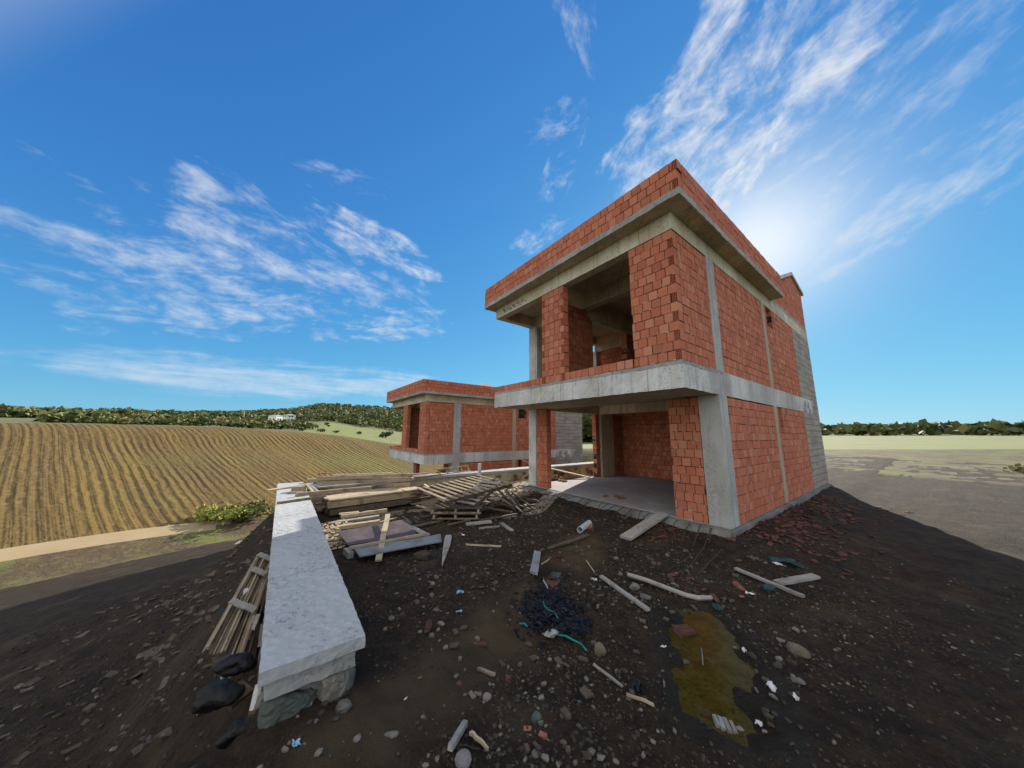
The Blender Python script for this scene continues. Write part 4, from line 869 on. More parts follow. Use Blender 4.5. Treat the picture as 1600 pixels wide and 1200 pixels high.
for k in range(38):
    px, py = random.uniform(735, 835), random.uniform(775, 803); c = on_ground(px, py, 0.06 + 0.10 * random.random()); a = random.uniform(0, 6.28); L = random.uniform(.3, .8)
    d = np.array([math.cos(a) * L, math.sin(a) * L, random.uniform(-.12, .12)]); plank('wood_scrap', 'dark broken batten in the debris heap right of the pallets', c - d / 2, c + d / 2, random.uniform(.03, .07), 0.025, random.choice(['wood_dark', 'wood_dark', 'wood']), group='broken battens right of the pallets', cat='offcut')

# ladder on the retaining wall, post, planks by the house
root = empty('wooden_ladder', at(690, 741, 0.66), 'short pale wooden ladder lying tilted on the retaining wall cap', 'ladder')
la, lb = at(686, 742, 0.66), at(735, 735.5, 0.68); lu = at(682, 733.5, 0.86) - at(686, 742, 0.66)
def stick(name, p, q_, r_, m_, parent):
    o = board_mesh(float(np.linalg.norm(q_ - p)), r_, r_, rough=.001).build(name, M[m_], parent); mt = orient(p, q_).to_4x4(); mt.translation = Vector((p + q_) / 2) - parent.location; o.matrix_local = mt
stick('rail', la, lb, 0.035, 'wood_pale', root); stick('rail', la + lu, lb + lu, 0.035, 'wood_pale', root)
for k in range(5): f = 0.04 + 0.23 * k; stick('rung', la + (lb - la) * f, la + (lb - la) * f + lu, 0.035, 'wood_pale', root)
plank('wooden_board', 'weathered board on the retaining wall cap left of the ladder', at(648, 745.5, 0.65), at(690, 741, 0.65), 0.14, 0.04, 'wood', cat='board')
plank('wooden_board', 'dark board on the wall cap at the right end of the back stack', at(640, 742, 0.68), at(668, 739, 0.68), 0.12, 0.04, 'wood', cat='board')
pp = on_ground(749, 765); plank('white_post', 'white squared post standing upright behind the pallets', pp, at(744.5, 722, 0) * 0 + np.array([pp[0] - 0.02, pp[1], 0.96]), 0.10, 0.08, 'white', cat='post')
plank('wooden_plank', 'pale plank sloping from the lower house ledge to the retaining wall', onp := CAM + ray(786, 705) * (14.6 / (ray(786, 705) @ CF)), at(827, 723.5, 0.68), 0.24, 0.045, 'wood_pale', cat='plank')
plank('wooden_plank', 'pale plank leading from the retaining wall to the house floor edge', at(858, 731.5, 0.66), at(922, 746.5, 0.30), 0.22, 0.045, 'wood_pale', cat='plank')
pr0 = on_ground(976.5, 845, 0.05); plank('wooden_plank', 'wide grey plank ramp leaning on the front floor edge', pr0, at(1036, 802.5, 0.30), 0.25, 0.05, 'wood_grey', cat='plank')

# ---------------------------------------------------------------- boards lying about the yard
YARD = [
    ((728, 821), (768, 817), 0.17, 0.03, 'wood_grey', 'broad grey board end lying before the pallets', {}),
    ((749, 828), (780, 824), 0.05, 0.03, 'wood_grey', 'narrow grey batten just below the broad grey board', {}),
    ((783, 819), (800, 831), 0.09, 0.025, 'wood_grey', 'short grey board lying askew right of the broad grey board', {}),
    ((728, 853), (783, 856), 0.03, 0.025, 'wood_pale', 'thin pale stick lying alone below the pallets', {}),
    ((701, 839), (691, 886), 0.145, 0.03, 'wood_grey', 'pointed grey stake lying flat near the blue plywood', dict(taper=([0, .12, .5, 1], [.75, 1, .8, .08]))),
    ((857, 859), (920, 838), 0.075, 0.03, 'wood_dark', 'brown half buried board pointing at the pipe', {}),
    ((840, 867), (834, 902), 0.125, 0.03, 'ply_blue', 'short broad blue grey board lying in the mud', dict(cut=0.03)),
    ((846, 884), (858, 876), 0.02, 0.015, 'wood', 'tiny stick beside the short broad board', {}),
    ((939, 906), (1013, 960), 0.062, 0.028, 'wood_grey', 'silvery slat lying diagonally left of the curved batten', {}),
    ((1149, 892), (1256, 937), 0.065, 0.03, 'wood_grey', 'long pale slat reaching the right edge of the yard', {}),
    ((1215, 916), (1275, 905), 0.12, 0.03, 'wood_grey', 'grey board behind the long pale slat', {}),
    ((703, 1181), (727, 1142), 0.032, 0.03, 'wood_grey', 'short grey batten in the foreground dirt', {}),
    ((735, 1153), (763, 1182), 0.020, 0.018, 'wood_pale', 'thin pale stick right of the short grey batten', dict(taper=([0, 1], [1, .4]))),
    ((980, 1091), (1022, 1106), 0.018, 0.015, 'wood_pale', 'thin whitish stick beside the blue shreds', {}),
    ((928, 1042), (972, 1076), 0.018, 0.015, 'wood_grey', 'thin bent stick above the whitish stick', {}),
    ((747, 1049), (772, 1060), 0.025, 0.02, 'wood', 'small brown stick on the mud track', {}),
    ((916, 878), (930, 898), 0.012, 0.012, 'wood_pale', 'thin twig above the silvery slat', {}),
]
for a, b, w, t_, m_, lab, kw in YARD:
    p, q_ = flat_on(a, b, lift=t_ / 2 + 0.012); plank('wooden_board' if w > .06 else 'wooden_stick', lab, p, q_, w, t_, m_, cat='board' if w > .06 else 'stick', **kw)
cb = [on_ground(x, y, 0.03 + l) for x, y, l in ((982, 907, .05), (1010, 914, .035), (1040, 924, .02), (1072, 935, .01), (1090, 938, .0), (1111, 938, .0))]
mb = MB(); c0 = np.mean(cb, 0); mb.tube([p - c0 for p in cb], 0.03, 8); tag(mb.build('wooden_batten', M['wood_grey'], None, c0), 'curved pale batten arching over the upper end of the puddle', 'batten')
# ---------------------------------------------------------------- pipes, bricks, scraps
def pipe(label, a, b, r, m_):
    p, q_ = flat_on(a, b, lift=r); c = (p + q_) / 2; d = unit(q_ - p); s_ = unit(np.cross(d, (0, 0, 1))); u_ = np.cross(s_, d); mb = MB(); n = 20; vs = []
    for e, rr in ((p, r), (q_, r), (q_, r * .86), (p, r * .86)):
        for k in range(n): an = 2 * math.pi * k / n; vs.append(e - c + rr * (math.cos(an) * s_ + math.sin(an) * u_))
    fs = [(i * n + k, i * n + (k + 1) % n, ((i + 1) % 4) * n + (k + 1) % n, ((i + 1) % 4) * n + k) for i in range(4) for k in range(n)]
    mb.add(vs, fs, None, 0, False); return tag(mb.build('drain_pipe', M[m_], None, c), label, 'pipe', 'drain pipe stubs')
pipe('short white drain pipe with open end facing the yard', (906, 833), (921, 822), 0.066, 'pvc')
pipe('dusty grey drain pipe stub in the rubble by the floor edge', (975, 811), (988, 804), 0.06, 'pvc_dark')
def hollow_brick(label, px, py, size, yaw, m_='orange', tilt=0.0, lift=0.0, group=None, grooves=True):
    L, Wd, H = size; mb = MB(); mb.box(-L / 2, L / 2, -Wd / 2, Wd / 2, 0, H, None, 0, 0.004)
    if grooves:
        for k in range(3): y = -Wd / 2 + Wd * (k + .5) / 3; mb.box(-L / 2 - .002, L / 2 + .002, y - .005, y + .005, H - .004, H + .006)
        for k in range(2): z = H * (k + .5) / 2; mb.box(-L / 2 + .01, L / 2 - .01, -Wd / 2 - .006, Wd / 2 + .006, z - .005, z + .005)
    o = mb.build('clay_brick', M[m_], None, on_ground(px, py, lift - 0.012)); o.rotation_euler = (tilt, random.uniform(-.1, .1), yaw); return tag(o, label, 'brick', group)
hollow_brick('clay brick lying in the yellow puddle', 1068, 992, (0.19, 0.13, 0.08), 1.2, 'red', 0.05)
hollow_brick('dark red brick slab at the right rim of the puddle', 1117, 978, (0.20, 0.06, 0.04), 2.5, 'red', 0.1)
hollow_brick('long orange brick fragment near the teal lump', 1154, 919, (0.20, 0.06, 0.05), 2.3, 'orange', 0.3)
hollow_brick('red brick piece above the black plastic', 862, 916, (0.16, 0.13, 0.05), 0.6, 'red', 0.35)
hollow_brick('clay brick fragment lying left of the mud track', 669, 981, (0.15, 0.055, 0.045), 2.6, 'red', 0.1)
hollow_brick('flat red fragment in the middle of the mud track', 749, 1008, (0.14, 0.035, 0.03), 0.9, 'red', 0.2)
hollow_brick('orange brick end behind the white pipe', 922, 826, (0.12, 0.10, 0.09), 0.4, 'orange', 0.3)
hollow_brick('small orange tile chip in the foreground gravel', 849, 1152, (0.05, 0.035, 0.03), 0.3, 'orange', 0.2, grooves=False)
hollow_brick('small orange chip left of the tile chip', 824, 1139, (0.05, 0.03, 0.02), 1.0, 'orange', 0.2, grooves=False)
hollow_brick('small red chip on the mud track', 718, 1072, (0.045, 0.035, 0.025), 0.3, 'red', grooves=False)
hollow_brick('small red chip right of the brown stick', 794, 1059, (0.05, 0.035, 0.02), 1.0, 'red', grooves=False)
hollow_brick('orange chip beside the white wood chunk of the right yard', 1159, 932, (0.05, 0.04, 0.02), 0.8, 'orange', grooves=False)
for k in range(7):                                                     # broken bricks on the house floor and beyond it
    p = at(960 + random.uniform(-16, 16), 778 + random.uniform(-3, 3), ZF + .01); mb = MB(); mb.lump((0, 0, 0), (random.uniform(.05, .12), .06, .03), 1, .3)
    tag(mb.build('brick_shard', M['orange'], None, p + up(.02)), 'broken clay shard in the small heap on the house floor', 'shard', 'clay shards on the house floor')
for k in range(8):
    p = at(random.uniform(868, 905), random.uniform(744, 752), ZF + .02); mb = MB(); mb.lump((0, 0, 0), (random.uniform(.08, .16), .09, .06), 1, .3)
    tag(mb.build('brick_shard', M['orange'], None, p + up(.0)), 'sunlit clay piece outside the side opening of the house', 'shard', 'sunlit clay pieces by the side opening')
def lumpy(name, label, px, py, r, m_, cat, rough=0.2, sub=2, lift=0.0, group=None):
    mb = MB(); mb.lump((0, 0, 0), r, sub, rough); return tag(mb.build(name, M[m_], None, on_ground(px, py, r[2] * 0.55 + lift)), label, cat, group)
lumpy('stone', 'pale oval stone at the lower edge of the black plastic', 861, 993, (0.085, 0.045, 0.03), 'stone_pale', 'stone')
lumpy('plastic_lump', 'teal lump beside the long pale slat', 1201, 922, (0.10, 0.06, 0.05), 'tealstone', 'lump')
lumpy('plastic_lump', 'smaller teal lump above the right rim of the puddle', 1121, 951, (0.065, 0.05, 0.035), 'tealstone', 'lump')
lumpy('stone', 'grey flat stone under the curved batten', 1009, 936, (0.07, 0.05, 0.035), 'stone', 'stone')
lumpy('stone', 'grey block stone under the left end of the curved batten', 992, 921, (0.045, 0.07, 0.05), 'stone', 'stone')
lumpy('stone', 'rounded green grey stone below the right of the small orange chips', 837, 1126, (0.045, 0.04, 0.03), 'stone_green', 'stone')
lumpy('stone', 'pale grey stone standing on the mud track', 761, 1094, (0.04, 0.032, 0.025), 'stone', 'stone')
lumpy('stone', 'yellowish stone near the teal rope', 938, 1022, (0.06, 0.05, 0.06), 'stone_tan', 'stone')
lumpy('stone', 'large white chipped stone at the bottom of the view', 724, 1194, (0.052, 0.045, 0.03), 'stone_pale', 'stone')
lumpy('stone', 'tan flat stone lying before the end of the capped wall', 527, 1090, (0.075, 0.04, 0.025), 'stone_tan', 'stone')
lumpy('stone', 'angular stone lying beside the tan flat stone', 535, 1111, (0.05, 0.05, 0.03), 'stone', 'stone')
lumpy('stone', 'long stone at the left edge of the mud track', 612, 1154, (0.045, 0.022, 0.018), 'stone', 'stone')
lumpy('stone', 'large brown stone by the blue plywood', 658, 873, (0.16, 0.11, 0.08), 'gravel', 'stone')
lumpy('stone', 'mossy stone at the right rim of the yard', 1247, 1022, (0.09, 0.07, 0.06), 'stone_tan', 'stone')
def scrap(name, label, px, py, w, h, m_, cat, fold=0.011):
    mb = MB(); n = 6; vs = []; ph = rng.uniform(0, 6, 4)
    for i in range(n + 1):
        for j in range(n + 1):
            u_, v_ = i / n - .5, j / n - .5; vs.append((u_ * w * (1 + .25 * math.sin(3 * v_ + ph[0])), v_ * h * (1 + .3 * math.sin(4 * u_ + ph[1])), fold * (math.sin(7 * u_ + ph[2]) * math.cos(6 * v_ + ph[3]) + .5 * random.uniform(-.5, .5)) + fold))
    fs = [(i * (n + 1) + j, (i + 1) * (n + 1) + j, (i + 1) * (n + 1) + j + 1, i * (n + 1) + j + 1) for i in range(n) for j in range(n)]
    keep = [f for f in fs if math.hypot((f[0] // (n + 1) - n / 2 + .5) / 3.2, (f[0] % (n + 1) - n / 2 + .5) / 3.2) < random.uniform(.75, 1.1)]
    mb.add(vs, keep); o = mb.build(name, M[m_], None, on_ground(px, py, 0.006)); o.rotation_euler = (random.uniform(-.15, .15), random.uniform(-.15, .15), random.uniform(0, 6)); md = o.modifiers.new('thickness', 'SOLIDIFY'); md.thickness = 0.004
    return tag(o, label, cat)
mb = MB()                                                              # ribbed white chunk
for k in range(4):
    y = (k - 1.5) * 0.034; L = 0.072 - 0.012 * abs(k - 1); mb.box(-L, L * (0.7 + .1 * k), y, y + 0.029, 0.0, 0.028 + .006 * (k % 2), None, 0, 0.006)
mb.lump((0.0, -0.085, 0.01), (0.035, 0.025, 0.02), 1, .3)
o = mb.build('ribbed_chunk', M['stone_pale'], None, on_ground(1136, 1141, 0.02)); o.rotation_euler = (0.06, 0.05, 2.2); tag(o, 'broken white ribbed chunk at the lower end of the puddle', 'debris')
scrap('paper_scrap', 'crumpled white scrap right of the puddle', 1206, 1076, .09, .05, 'white', 'scrap')
scrap('paper_scrap', 'small white scrap left of the puddle', 1036, 1013, .05, .03, 'white', 'scrap')
scrap('paper_scrap', 'small bright scrap right of the puddle middle', 1163, 1018, .07, .03, 'white', 'scrap')
scrap('paper_scrap', 'crumpled pale scrap near the ribbed chunk', 1187, 1133, .05, .04, 'white', 'scrap')
scrap('paper_scrap', 'white shred beside the long orange brick fragment', 1172, 929, .10, .04, 'white', 'scrap', .015)
scrap('paper_scrap', 'long white shred at the far right of the yard', 1243, 1092, .08, .03, 'white', 'scrap')
scrap('paper_scrap', 'small white scrap on the dark ground near the pallets', 723, 836, .13, .05, 'white', 'scrap')
scrap('paper_scrap', 'white card lying on the outer bank by the wall', 375, 846, .25, .18, 'white', 'scrap')
scrap('paper_scrap', 'pale card lying in the rubble before the wall end', 1215, 882, .12, .10, 'white', 'scrap')
scrap('plastic_scrap', 'light blue scrap on the dark gravel left of the mud track', 719, 927, .11, .07, 'blue', 'scrap')
scrap('plastic_scrap', 'small light blue scrap below the larger blue one', 717, 957, .06, .05, 'blue', 'scrap')
scrap('plastic_scrap', 'blue shreds beside the thin whitish stick', 997, 1077, .12, .09, 'navy', 'scrap', .02)
scrap('paper_scrap', 'grey tile chip by the upper end of the silvery slat', 929, 906, .08, .06, 'white', 'scrap', .01)
scrap('paper_scrap', 'tiny white butt on the mud track', 633, 1098, .035, .01, 'white', 'scrap', .004)
scrap('plastic_scrap', 'white and teal scrap in front of the wall end', 461, 1168, .06, .03, 'blue', 'scrap', .01)
scrap('netting', 'teal netting at the right side of the yard', 1225, 880, .5, .25, 'tealstone', 'netting', .03)
# black plastic shreds: one torn heap
mb = MB(); c0 = on_ground(860, 955, 0.0)
for k in range(900):
    px, py = 858 + random.gauss(0, 22), 955 + random.gauss(0, 17)
    if random.random() < .18: px, py = random.uniform(880, 920), 978 + random.gauss(0, 8)
    p = on_ground(px, py, 0.012 + 0.05 * random.random() * max(0, 1 - abs(px - 858) / 45)) - c0; a = random.uniform(0, 6.28); L = random.uniform(.012, .055); w = random.uniform(.005, .022); d = np.array([math.cos(a), math.sin(a), random.uniform(-.4, .4)]); s_ = np.array([-math.sin(a), math.cos(a), random.uniform(-.3, .3)])
    mb.add([p - d * L - s_ * w, p + d * L - s_ * w * .4, p + d * L * .8 + s_ * w, p + np.array([0, 0, .014]), p - d * L * .9 + s_ * w], [(0, 1, 3), (1, 2, 3), (2, 4, 3), (4, 0, 3)])
tag(mb.build('torn_plastic', M['navy'], None, c0), 'dark navy heap of torn plastic in the middle of the yard', 'plastic')
def cord(label, pts, r, m_='teal'):
    P = [on_ground(x, y, r + 0.014 + l) for x, y, l in pts]; c = np.mean(P, 0); mb = MB(); mb.tube([p - c for p in P], r, 6); tag(mb.build({'teal': 'rope', 'steel': 'bent_wire'}.get(m_, 'strap'), M[m_], None, c), label, {'teal': 'rope', 'steel': 'wire'}.get(m_, 'strap'), 'teal ropes in the yard' if m_ == 'teal' else None)
cord('teal rope running off the lower right of the torn plastic', [(873, 996, 0), (884, 1001, .02), (896, 1006, .01), (908, 1012, .01), (917, 1021, 0)], 0.009)
cord('short teal rope curled on top of the torn plastic', [(849, 951, .06), (851, 959, .06), (857, 965, .06), (866, 967, .05), (872, 974, .03)], 0.007)
cord('pale tape sticking up beside the red brick piece', [(849, 909, .0), (853, 918, .02), (856, 926, .03)], 0.009, 'pvc')
cord('small teal scrap at the left of the torn plastic', [(812, 978, 0), (820, 980, .01), (824, 983, 0)], 0.010)
cord('rusty wire loop between the two foreground sticks', [(718, 1172, .0), (728, 1180, .02), (742, 1182, .01), (750, 1178, 0)], 0.004, 'steel')
cord('pale root across the middle of the puddle', [(1089, 1000, .02), (1096, 1015, .03), (1098, 1035, .03), (1099, 1048, .03)], 0.006, 'pvc_dark')
for k, pts in enumerate(([(1062, 905, .0), (1085, 885, .06), (1102, 868, .14), (1112, 845, .2)], [(1090, 900, 0), (1112, 882, .05), (1128, 868, .08)], [(1040, 895, 0), (1062, 885, .03), (1085, 872, .06)])):
    cord(['long', 'short', 'low'][k] + ' bent rebar sticking out of the rubble near the house corner', pts, 0.008, 'steel')

# ---------------------------------------------------------------- outer side of the wall: slat bundle and bags
def lw(px, py, dist): d = ray(px, py); return CAM + d * (dist / (d @ CF))
root = empty('slat_bundle', lw(400, 920, 3.3), 'bundle of thin wooden slats with cross pieces leaning on the outer side of the wall', 'bundle')
A0, A1 = lw(415, 874, 4.0), lw(352, 1012, 2.75); sv = unit(lw(440, 885, 4.0) - lw(400, 868, 4.0))
for k in range(13):
    f = (k - 6) / 6; p = A0 + sv * f * 0.13 + up(random.uniform(-.04, .04)) + unit(A0 - A1) * random.uniform(-.08, .06); q_ = A1 + sv * (f * 0.20) + up(random.uniform(-.06, .05) - 0.05)
    stick('slat', p, q_, random.uniform(.014, .026), random.choice(['wood_dark', 'wood_grey', 'wood', 'wood_dark']), root)
for f, wd, m_ in ((0.02, .10, 'wood_grey'), (0.24, .09, 'wood_grey'), (0.66, .14, 'wood_grey')):
    c = A0 + (A1 - A0) * f + up(.045); o = board_mesh(wd * 2.0, .06, .014, rough=.004).build('cross_piece', M[m_], root); mt = orient(c - sv, c + sv, 0.35).to_4x4(); mt.translation = Vector(c) - root.location; o.matrix_local = mt
def bag(label, px, py, dist, r, m_, rough=.3):
    mb = MB(); mb.lump((0, 0, 0), tuple(q * .8 for q in r), 4, rough, smooth=True); mb.v = [(x * (1 + .12 * math.sin(31 * z + 17 * y)), y * (1 + .12 * math.sin(27 * x + 19 * z)), z * (1 + .10 * math.sin(37 * x + 23 * y))) for x, y, z in mb.v]; o = mb.build('plastic_bag', M[m_], None, lw(px, py, dist)); return tag(o, label, 'bag', 'bags dumped behind the wall')
bag('black plastic bag below the slat bundle', 372, 1035, 2.55, (.14, .12, .08), 'black'); bag('lower black plastic bag at the left border', 345, 1085, 2.2, (.14, .14, .09), 'black'); bag('black bag by the foot of the wall end', 378, 1140, 2.0, (.11, .10, .08), 'black', .4)
bag('topmost dark bag behind the slat bundle', 372, 955, 3.5, (.2, .2, .15), 'black'); bag('white plastic sack showing between the slats', 385, 925, 3.5, (.06, .10, .06), 'white')
mb = MB(); p = lw(405, 1068, 2.2) ; q_ = lw(398, 1112, 2.12); mb.tube([p - p, (q_ - p) * .4 + np.array([0, 0, 0]), q_ - p], .022, 8, 0, .034); tag(mb.build('plastic_bottle', M['white'], None, p), 'white crushed bottle stuck beside the end of the wall', 'bottle')
plank('wooden_board', 'dark brown board wedged among the bags behind the wall', lw(352, 1100, 2.2), lw(386, 1072, 2.35), .12, .03, 'wood_dark', roll=.5, cat='board')
for k in range(9):
    a = lw(350 + 7 * k + random.uniform(-4, 4), 1010 + random.uniform(-6, 30), 2.75 + .03 * k); b = lw(368 + 6 * k, 930 + random.uniform(-10, 15), 3.6)
    plank('wooden_board', 'dark weathered plank in the heap under the slat bundle behind the wall', a - up(.12), b - up(.16), random.uniform(.06, .11), .025, random.choice(['wood_dark', 'wood_dark', 'wood_grey']), group='dark planks heaped behind the wall', cat='plank', roll=random.uniform(-.4, .4))
for k, (a, b) in enumerate((((395, 985), (404, 960)), ((388, 1000), (398, 962)), ((405, 1010), (410, 975)))): plank('wooden_stick', ['first', 'second', 'third'][k] + ' stub of wood poking up under the slat bundle, counted from above', lw(*a, 3.0), lw(*b, 3.1), .03, .02, 'wood_grey', cat='stick')

# ---------------------------------------------------------------- loose stones and gravel
def stones_in(n, fx, fy, r0, r1, label, group, mats):
    for k in range(n):
        px, py = fx(), fy(); p = on_ground(px, py); r_ = random.uniform(r0, r1); mb = MB(); mb.lump((0, 0, 0), (r_, r_ * random.uniform(.6, .95), r_ * random.uniform(.4, .7)), 2 if r_ > .04 else 1, .25)
        tag(mb.build('stone', M[random.choice(mats)], None, p + up(r_ * .2)), label, 'stone', group)
stones_in(26, lambda: random.uniform(430, 560), lambda: random.uniform(1085, 1190), .010, .028, 'small rubble stone on the dirt before the end of the capped wall', 'stones before the wall end', ['stone', 'gravel', 'gravel'])
stones_in(40, lambda: random.uniform(760, 1010), lambda: random.uniform(1030, 1195), .015, .035, 'pebble on the dark gravel right of the mud track', 'pebbles right of the mud track', ['stone', 'gravel', 'gravel'])
stones_in(40, lambda: random.uniform(880, 1120), lambda: random.uniform(860, 960), .02, .05, 'stone in the rubble between floor edge and puddle', 'stones between house and puddle', ['stone', 'gravel', 'gravel'])
stones_in(24, lambda: random.uniform(600, 780), lambda: random.uniform(890, 1000), .02, .045, 'stone on the dark soil left of the mud track', 'stones left of the mud track', ['stone', 'gravel'])
stones_in(24, lambda: random.uniform(1150, 1248), lambda: random.uniform(940, 1150), .02, .045, 'stone on the soil right of the puddle', 'stones right of the puddle', ['stone', 'gravel', 'gravel'])
def scatter(n, xr, yr, r0, r1, m_, name, dens):
    mb = MB(); base = []
    for sub in range(8):
        b2 = MB(); b2.lump((0, 0, 0), (1, random.uniform(.65, 1), random.uniform(.45, .75)), 1, .28, rot=0); base.append((np.array(b2.v), b2.f))
    X = rng.uniform(*xr, n); Y = rng.uniform(*yr, n); keep = rng.random(n) < dens(X, Y); X, Y = X[keep], Y[keep]; Zg = site_h(X, Y)
    for x, y, z in zip(X, Y, Zg):
        bv, bf = base[random.randrange(8)]; r_ = r0 + (r1 - r0) * random.random() ** 2.5; a = random.uniform(0, 6.28); c_, s_ = math.cos(a), math.sin(a)
        v = bv * r_; mb.add(np.stack([x + v[:, 0] * c_ - v[:, 1] * s_, y + v[:, 0] * s_ + v[:, 1] * c_, z + v[:, 2] + r_ * .15], -1), bf)
    return tag(mb.build(name, m_), kind='stuff')
def dens_g(X, Y):
    dm = np.minimum.reduce([capsule(X, Y, MUD[k], MUD[k + 1]) for k in range(len(MUD) - 1)]); d = sm(dm + .4 * fbm(X, Y, 1.6, 3, 3), .2, .6)
    d = d * np.clip(.55 + 1.8 * fbm(X, Y, 1.1, 3, 17), .08, 1); d *= sm(capsule(X, Y, PUD_A, PUD_B), .34, .5); d = np.where((Y < -5.2) & (X < -.1), 0, d); return np.clip(d + .16, 0, 1) * np.where((Y < -5.15) & (X < -.1), 0, 1) * (capsule(X, Y, PUD_A, PUD_B) > .3)
scatter(26000, (-5.5, 2.2), (-5.4, 1.2), .005, .022, M['gravel'], 'gravel', dens_g)
scatter(8000, (0.0, 4.2), (-6.5, 3), .005, .022, M['gravel'], 'gravel', dens_g)
scatter(5000, (-9, -.25), (-9.5, -5.8), .008, .045, M['gravel'], 'gravel', lambda X, Y: np.clip(.35 + 1.5 * fbm(X, Y, .9, 3, 60), 0, 1))
def dens_r(X, Y):
    d = np.zeros_like(X)
    for p, rr in zip(RED, (.7, .45, 1.3, .22)): d = np.maximum(d, 1 - sm(np.hypot(X - p[0], Y - p[1]) + .3 * fbm(X, Y, 3, 3, 8), .3 * rr, rr))
    return d * .8 * ((Y < 1.2) | (X > .1))
def shards(n, xr, yr, name, m_, dens, L0, L1):
    mb = MB(); X = rng.uniform(*xr, n); Y = rng.uniform(*yr, n); k = rng.random(n) < dens(X, Y); X, Y = X[k], Y[k]; Zg = site_h(X, Y)
    for x, y, z in zip(X, Y, Zg):
        L = random.uniform(L0, L1); w = L * random.uniform(.3, .9); h = random.uniform(.008, .02); a = random.uniform(0, 6.28); c_, s_ = math.cos(a), math.sin(a); tx, ty = random.uniform(-.5, .5), random.uniform(-.5, .5)
        vs = []
        for zz in (0, h):
            for u_, v_ in ((-L, -w), (L, -w * random.uniform(.5, 1)), (L * random.uniform(.6, 1), w), (-L * random.uniform(.5, 1), w)): vs.append((x + u_ * c_ - v_ * s_, y + u_ * s_ + v_ * c_, z + .012 + zz + u_ * tx * .6 + v_ * ty * .6))
        mb.add(vs, [(3, 2, 1, 0), (4, 5, 6, 7), (0, 1, 5, 4), (1, 2, 6, 5), (2, 3, 7, 6), (3, 0, 4, 7)])
    return tag(mb.build(name, m_), kind='stuff')
shards(2600, (-4, 2.5), (-3.5, 6), 'brick_rubble', M['red'], dens_r, .02, .07)
shards(1500, (0.05, 2.6), (1.2, 9), 'brick_rubble', M['red'], lambda X, Y: .5 * (1 - sm(X, .2, 2.2)), .02, .07)
shards(2200, (-8, -5.6), (-.4, 4.2), 'wood_chips', M['wood_pale'], lambda X, Y: .8 * (1 - sm(np.hypot((X + 6.9) / 1.5, (Y - 1.7) / 2.0), .5, 1.0)), .02, .08)
shards(500, (-6, -4.2), (-5.15, -4.3), 'wood_chips', M['wood_pale'], lambda X, Y: .7 * np.ones_like(X), .015, .045)
shards(1500, (-5.5, 1), (-4.5, 1.2), 'debris', M['wood_dark'], lambda X, Y: .25 + .9 * fbm(X, Y, 1.3, 3, 50), .01, .05)
shards(900, (-9, -.25), (-9, -5.8), 'debris', M['wood_dark'], lambda X, Y: .3 + .9 * fbm(X, Y, 1.0, 3, 61), .015, .10)
shards(500, (-5.5, 1.5), (-4.5, 1.2), 'debris', M['stone'], lambda X, Y: .25 + .9 * fbm(X, Y, 1.3, 3, 51), .008, .03)

# ================================================================ LANDSCAPE
def bush(name, label, p, r, m_, n=260, leaf=.14, cat='bush', group=None, stem=True):
    root = empty(name, p, label, cat, group); mb = MB()
    for k in range(5):
        a = random.uniform(0, 6.28); mb.leaves((math.cos(a) * r[0] * .45, math.sin(a) * r[1] * .45, r[2] * random.uniform(.5, 1.0)), (r[0] * .62, r[1] * .62, r[2] * .6), n // 5, leaf)
    mb.build('crown', M[m_], root)
    if stem:
        mb = MB()
        for k in range(4): a = random.uniform(0, 6.28); mb.tube([(0, 0, -.2), (math.cos(a) * r[0] * .2, math.sin(a) * r[1] * .2, r[2] * .4), (math.cos(a) * r[0] * .5, math.sin(a) * r[1] * .5, r[2] * .9)], .05 * r[2], 5, 0, .012 * r[2])
        mb.build('trunk', M['bark'], root)
    return root
bush('bush', 'leafy bush at the bank just outside the wall, right one', far_pt(408, 33), (1.7, 1.7, .75), 'leaf', 700, .11, group='bushes at the foot of the field')
bush('bush', 'pale green bush at the edge of the dirt path', far_pt(366, 33), (2.4, 1.8, .7), 'leaf_yel', 800, .11, group='bushes at the foot of the field')
bush('bush', 'yellow green bush under the overhang of the lower house', np.array([-13.4, 0.8, -2.5]), (1.5, 1.3, 1.9), 'leaf_yel', 900, .11)
bush('bush', 'dark round bush left of the lower house pier', far_pt(628, 26.5, 0), (0.8, .8, 1.6), 'leaf_dark', 300, .16)
bush('bush', 'sunlit green bush seen through the side opening of the house', np.array([-9.5, 14.5, -1.0]), (1.0, 1.0, 1.6), 'leaf_yel', 500, .12)
tr = empty('tree', np.array([-13.5, 27.0, -3.0]), 'tall dark tree seen through the side opening of the house', 'tree'); mb = MB()
for k in range(9): a = random.uniform(0, 6.28); mb.leaves((math.cos(a) * 1.3, math.sin(a) * 1.3, random.uniform(1.2, 5.2)), (1.5, 1.5, 1.2), 420, .12)
mb.build('crown', M['leaf_dark'], tr); mb = MB(); mb.tube([(0, 0, -.5), (.1, 0, 2), (0, .1, 4)], .22, 8, 0, .08); mb.build('trunk', M['bark'], tr)
for px, r, s_, lab in ((508, 190, .9, 'small dark bush alone in the middle of the meadow slope'), (500, 80, .5, 'low bush at the field edge below the meadow, left one'), (524, 82, .42, 'low bush at the field edge below the meadow, middle one'), (603, 105, 1.25, 'broad dark bush at the right end of the meadow'), (510, 150, .5, 'tiny bush below the lone meadow bush'), (560, 100, .5, 'very small bush on the meadow edge between the low bushes and the broad one')):
    bush('bush', lab, far_pt(px, r), (s_ * 1.7, s_ * 1.7, s_ * 1.1), 'leaf_dark', 260, .22 * s_, group='bushes on the meadow')
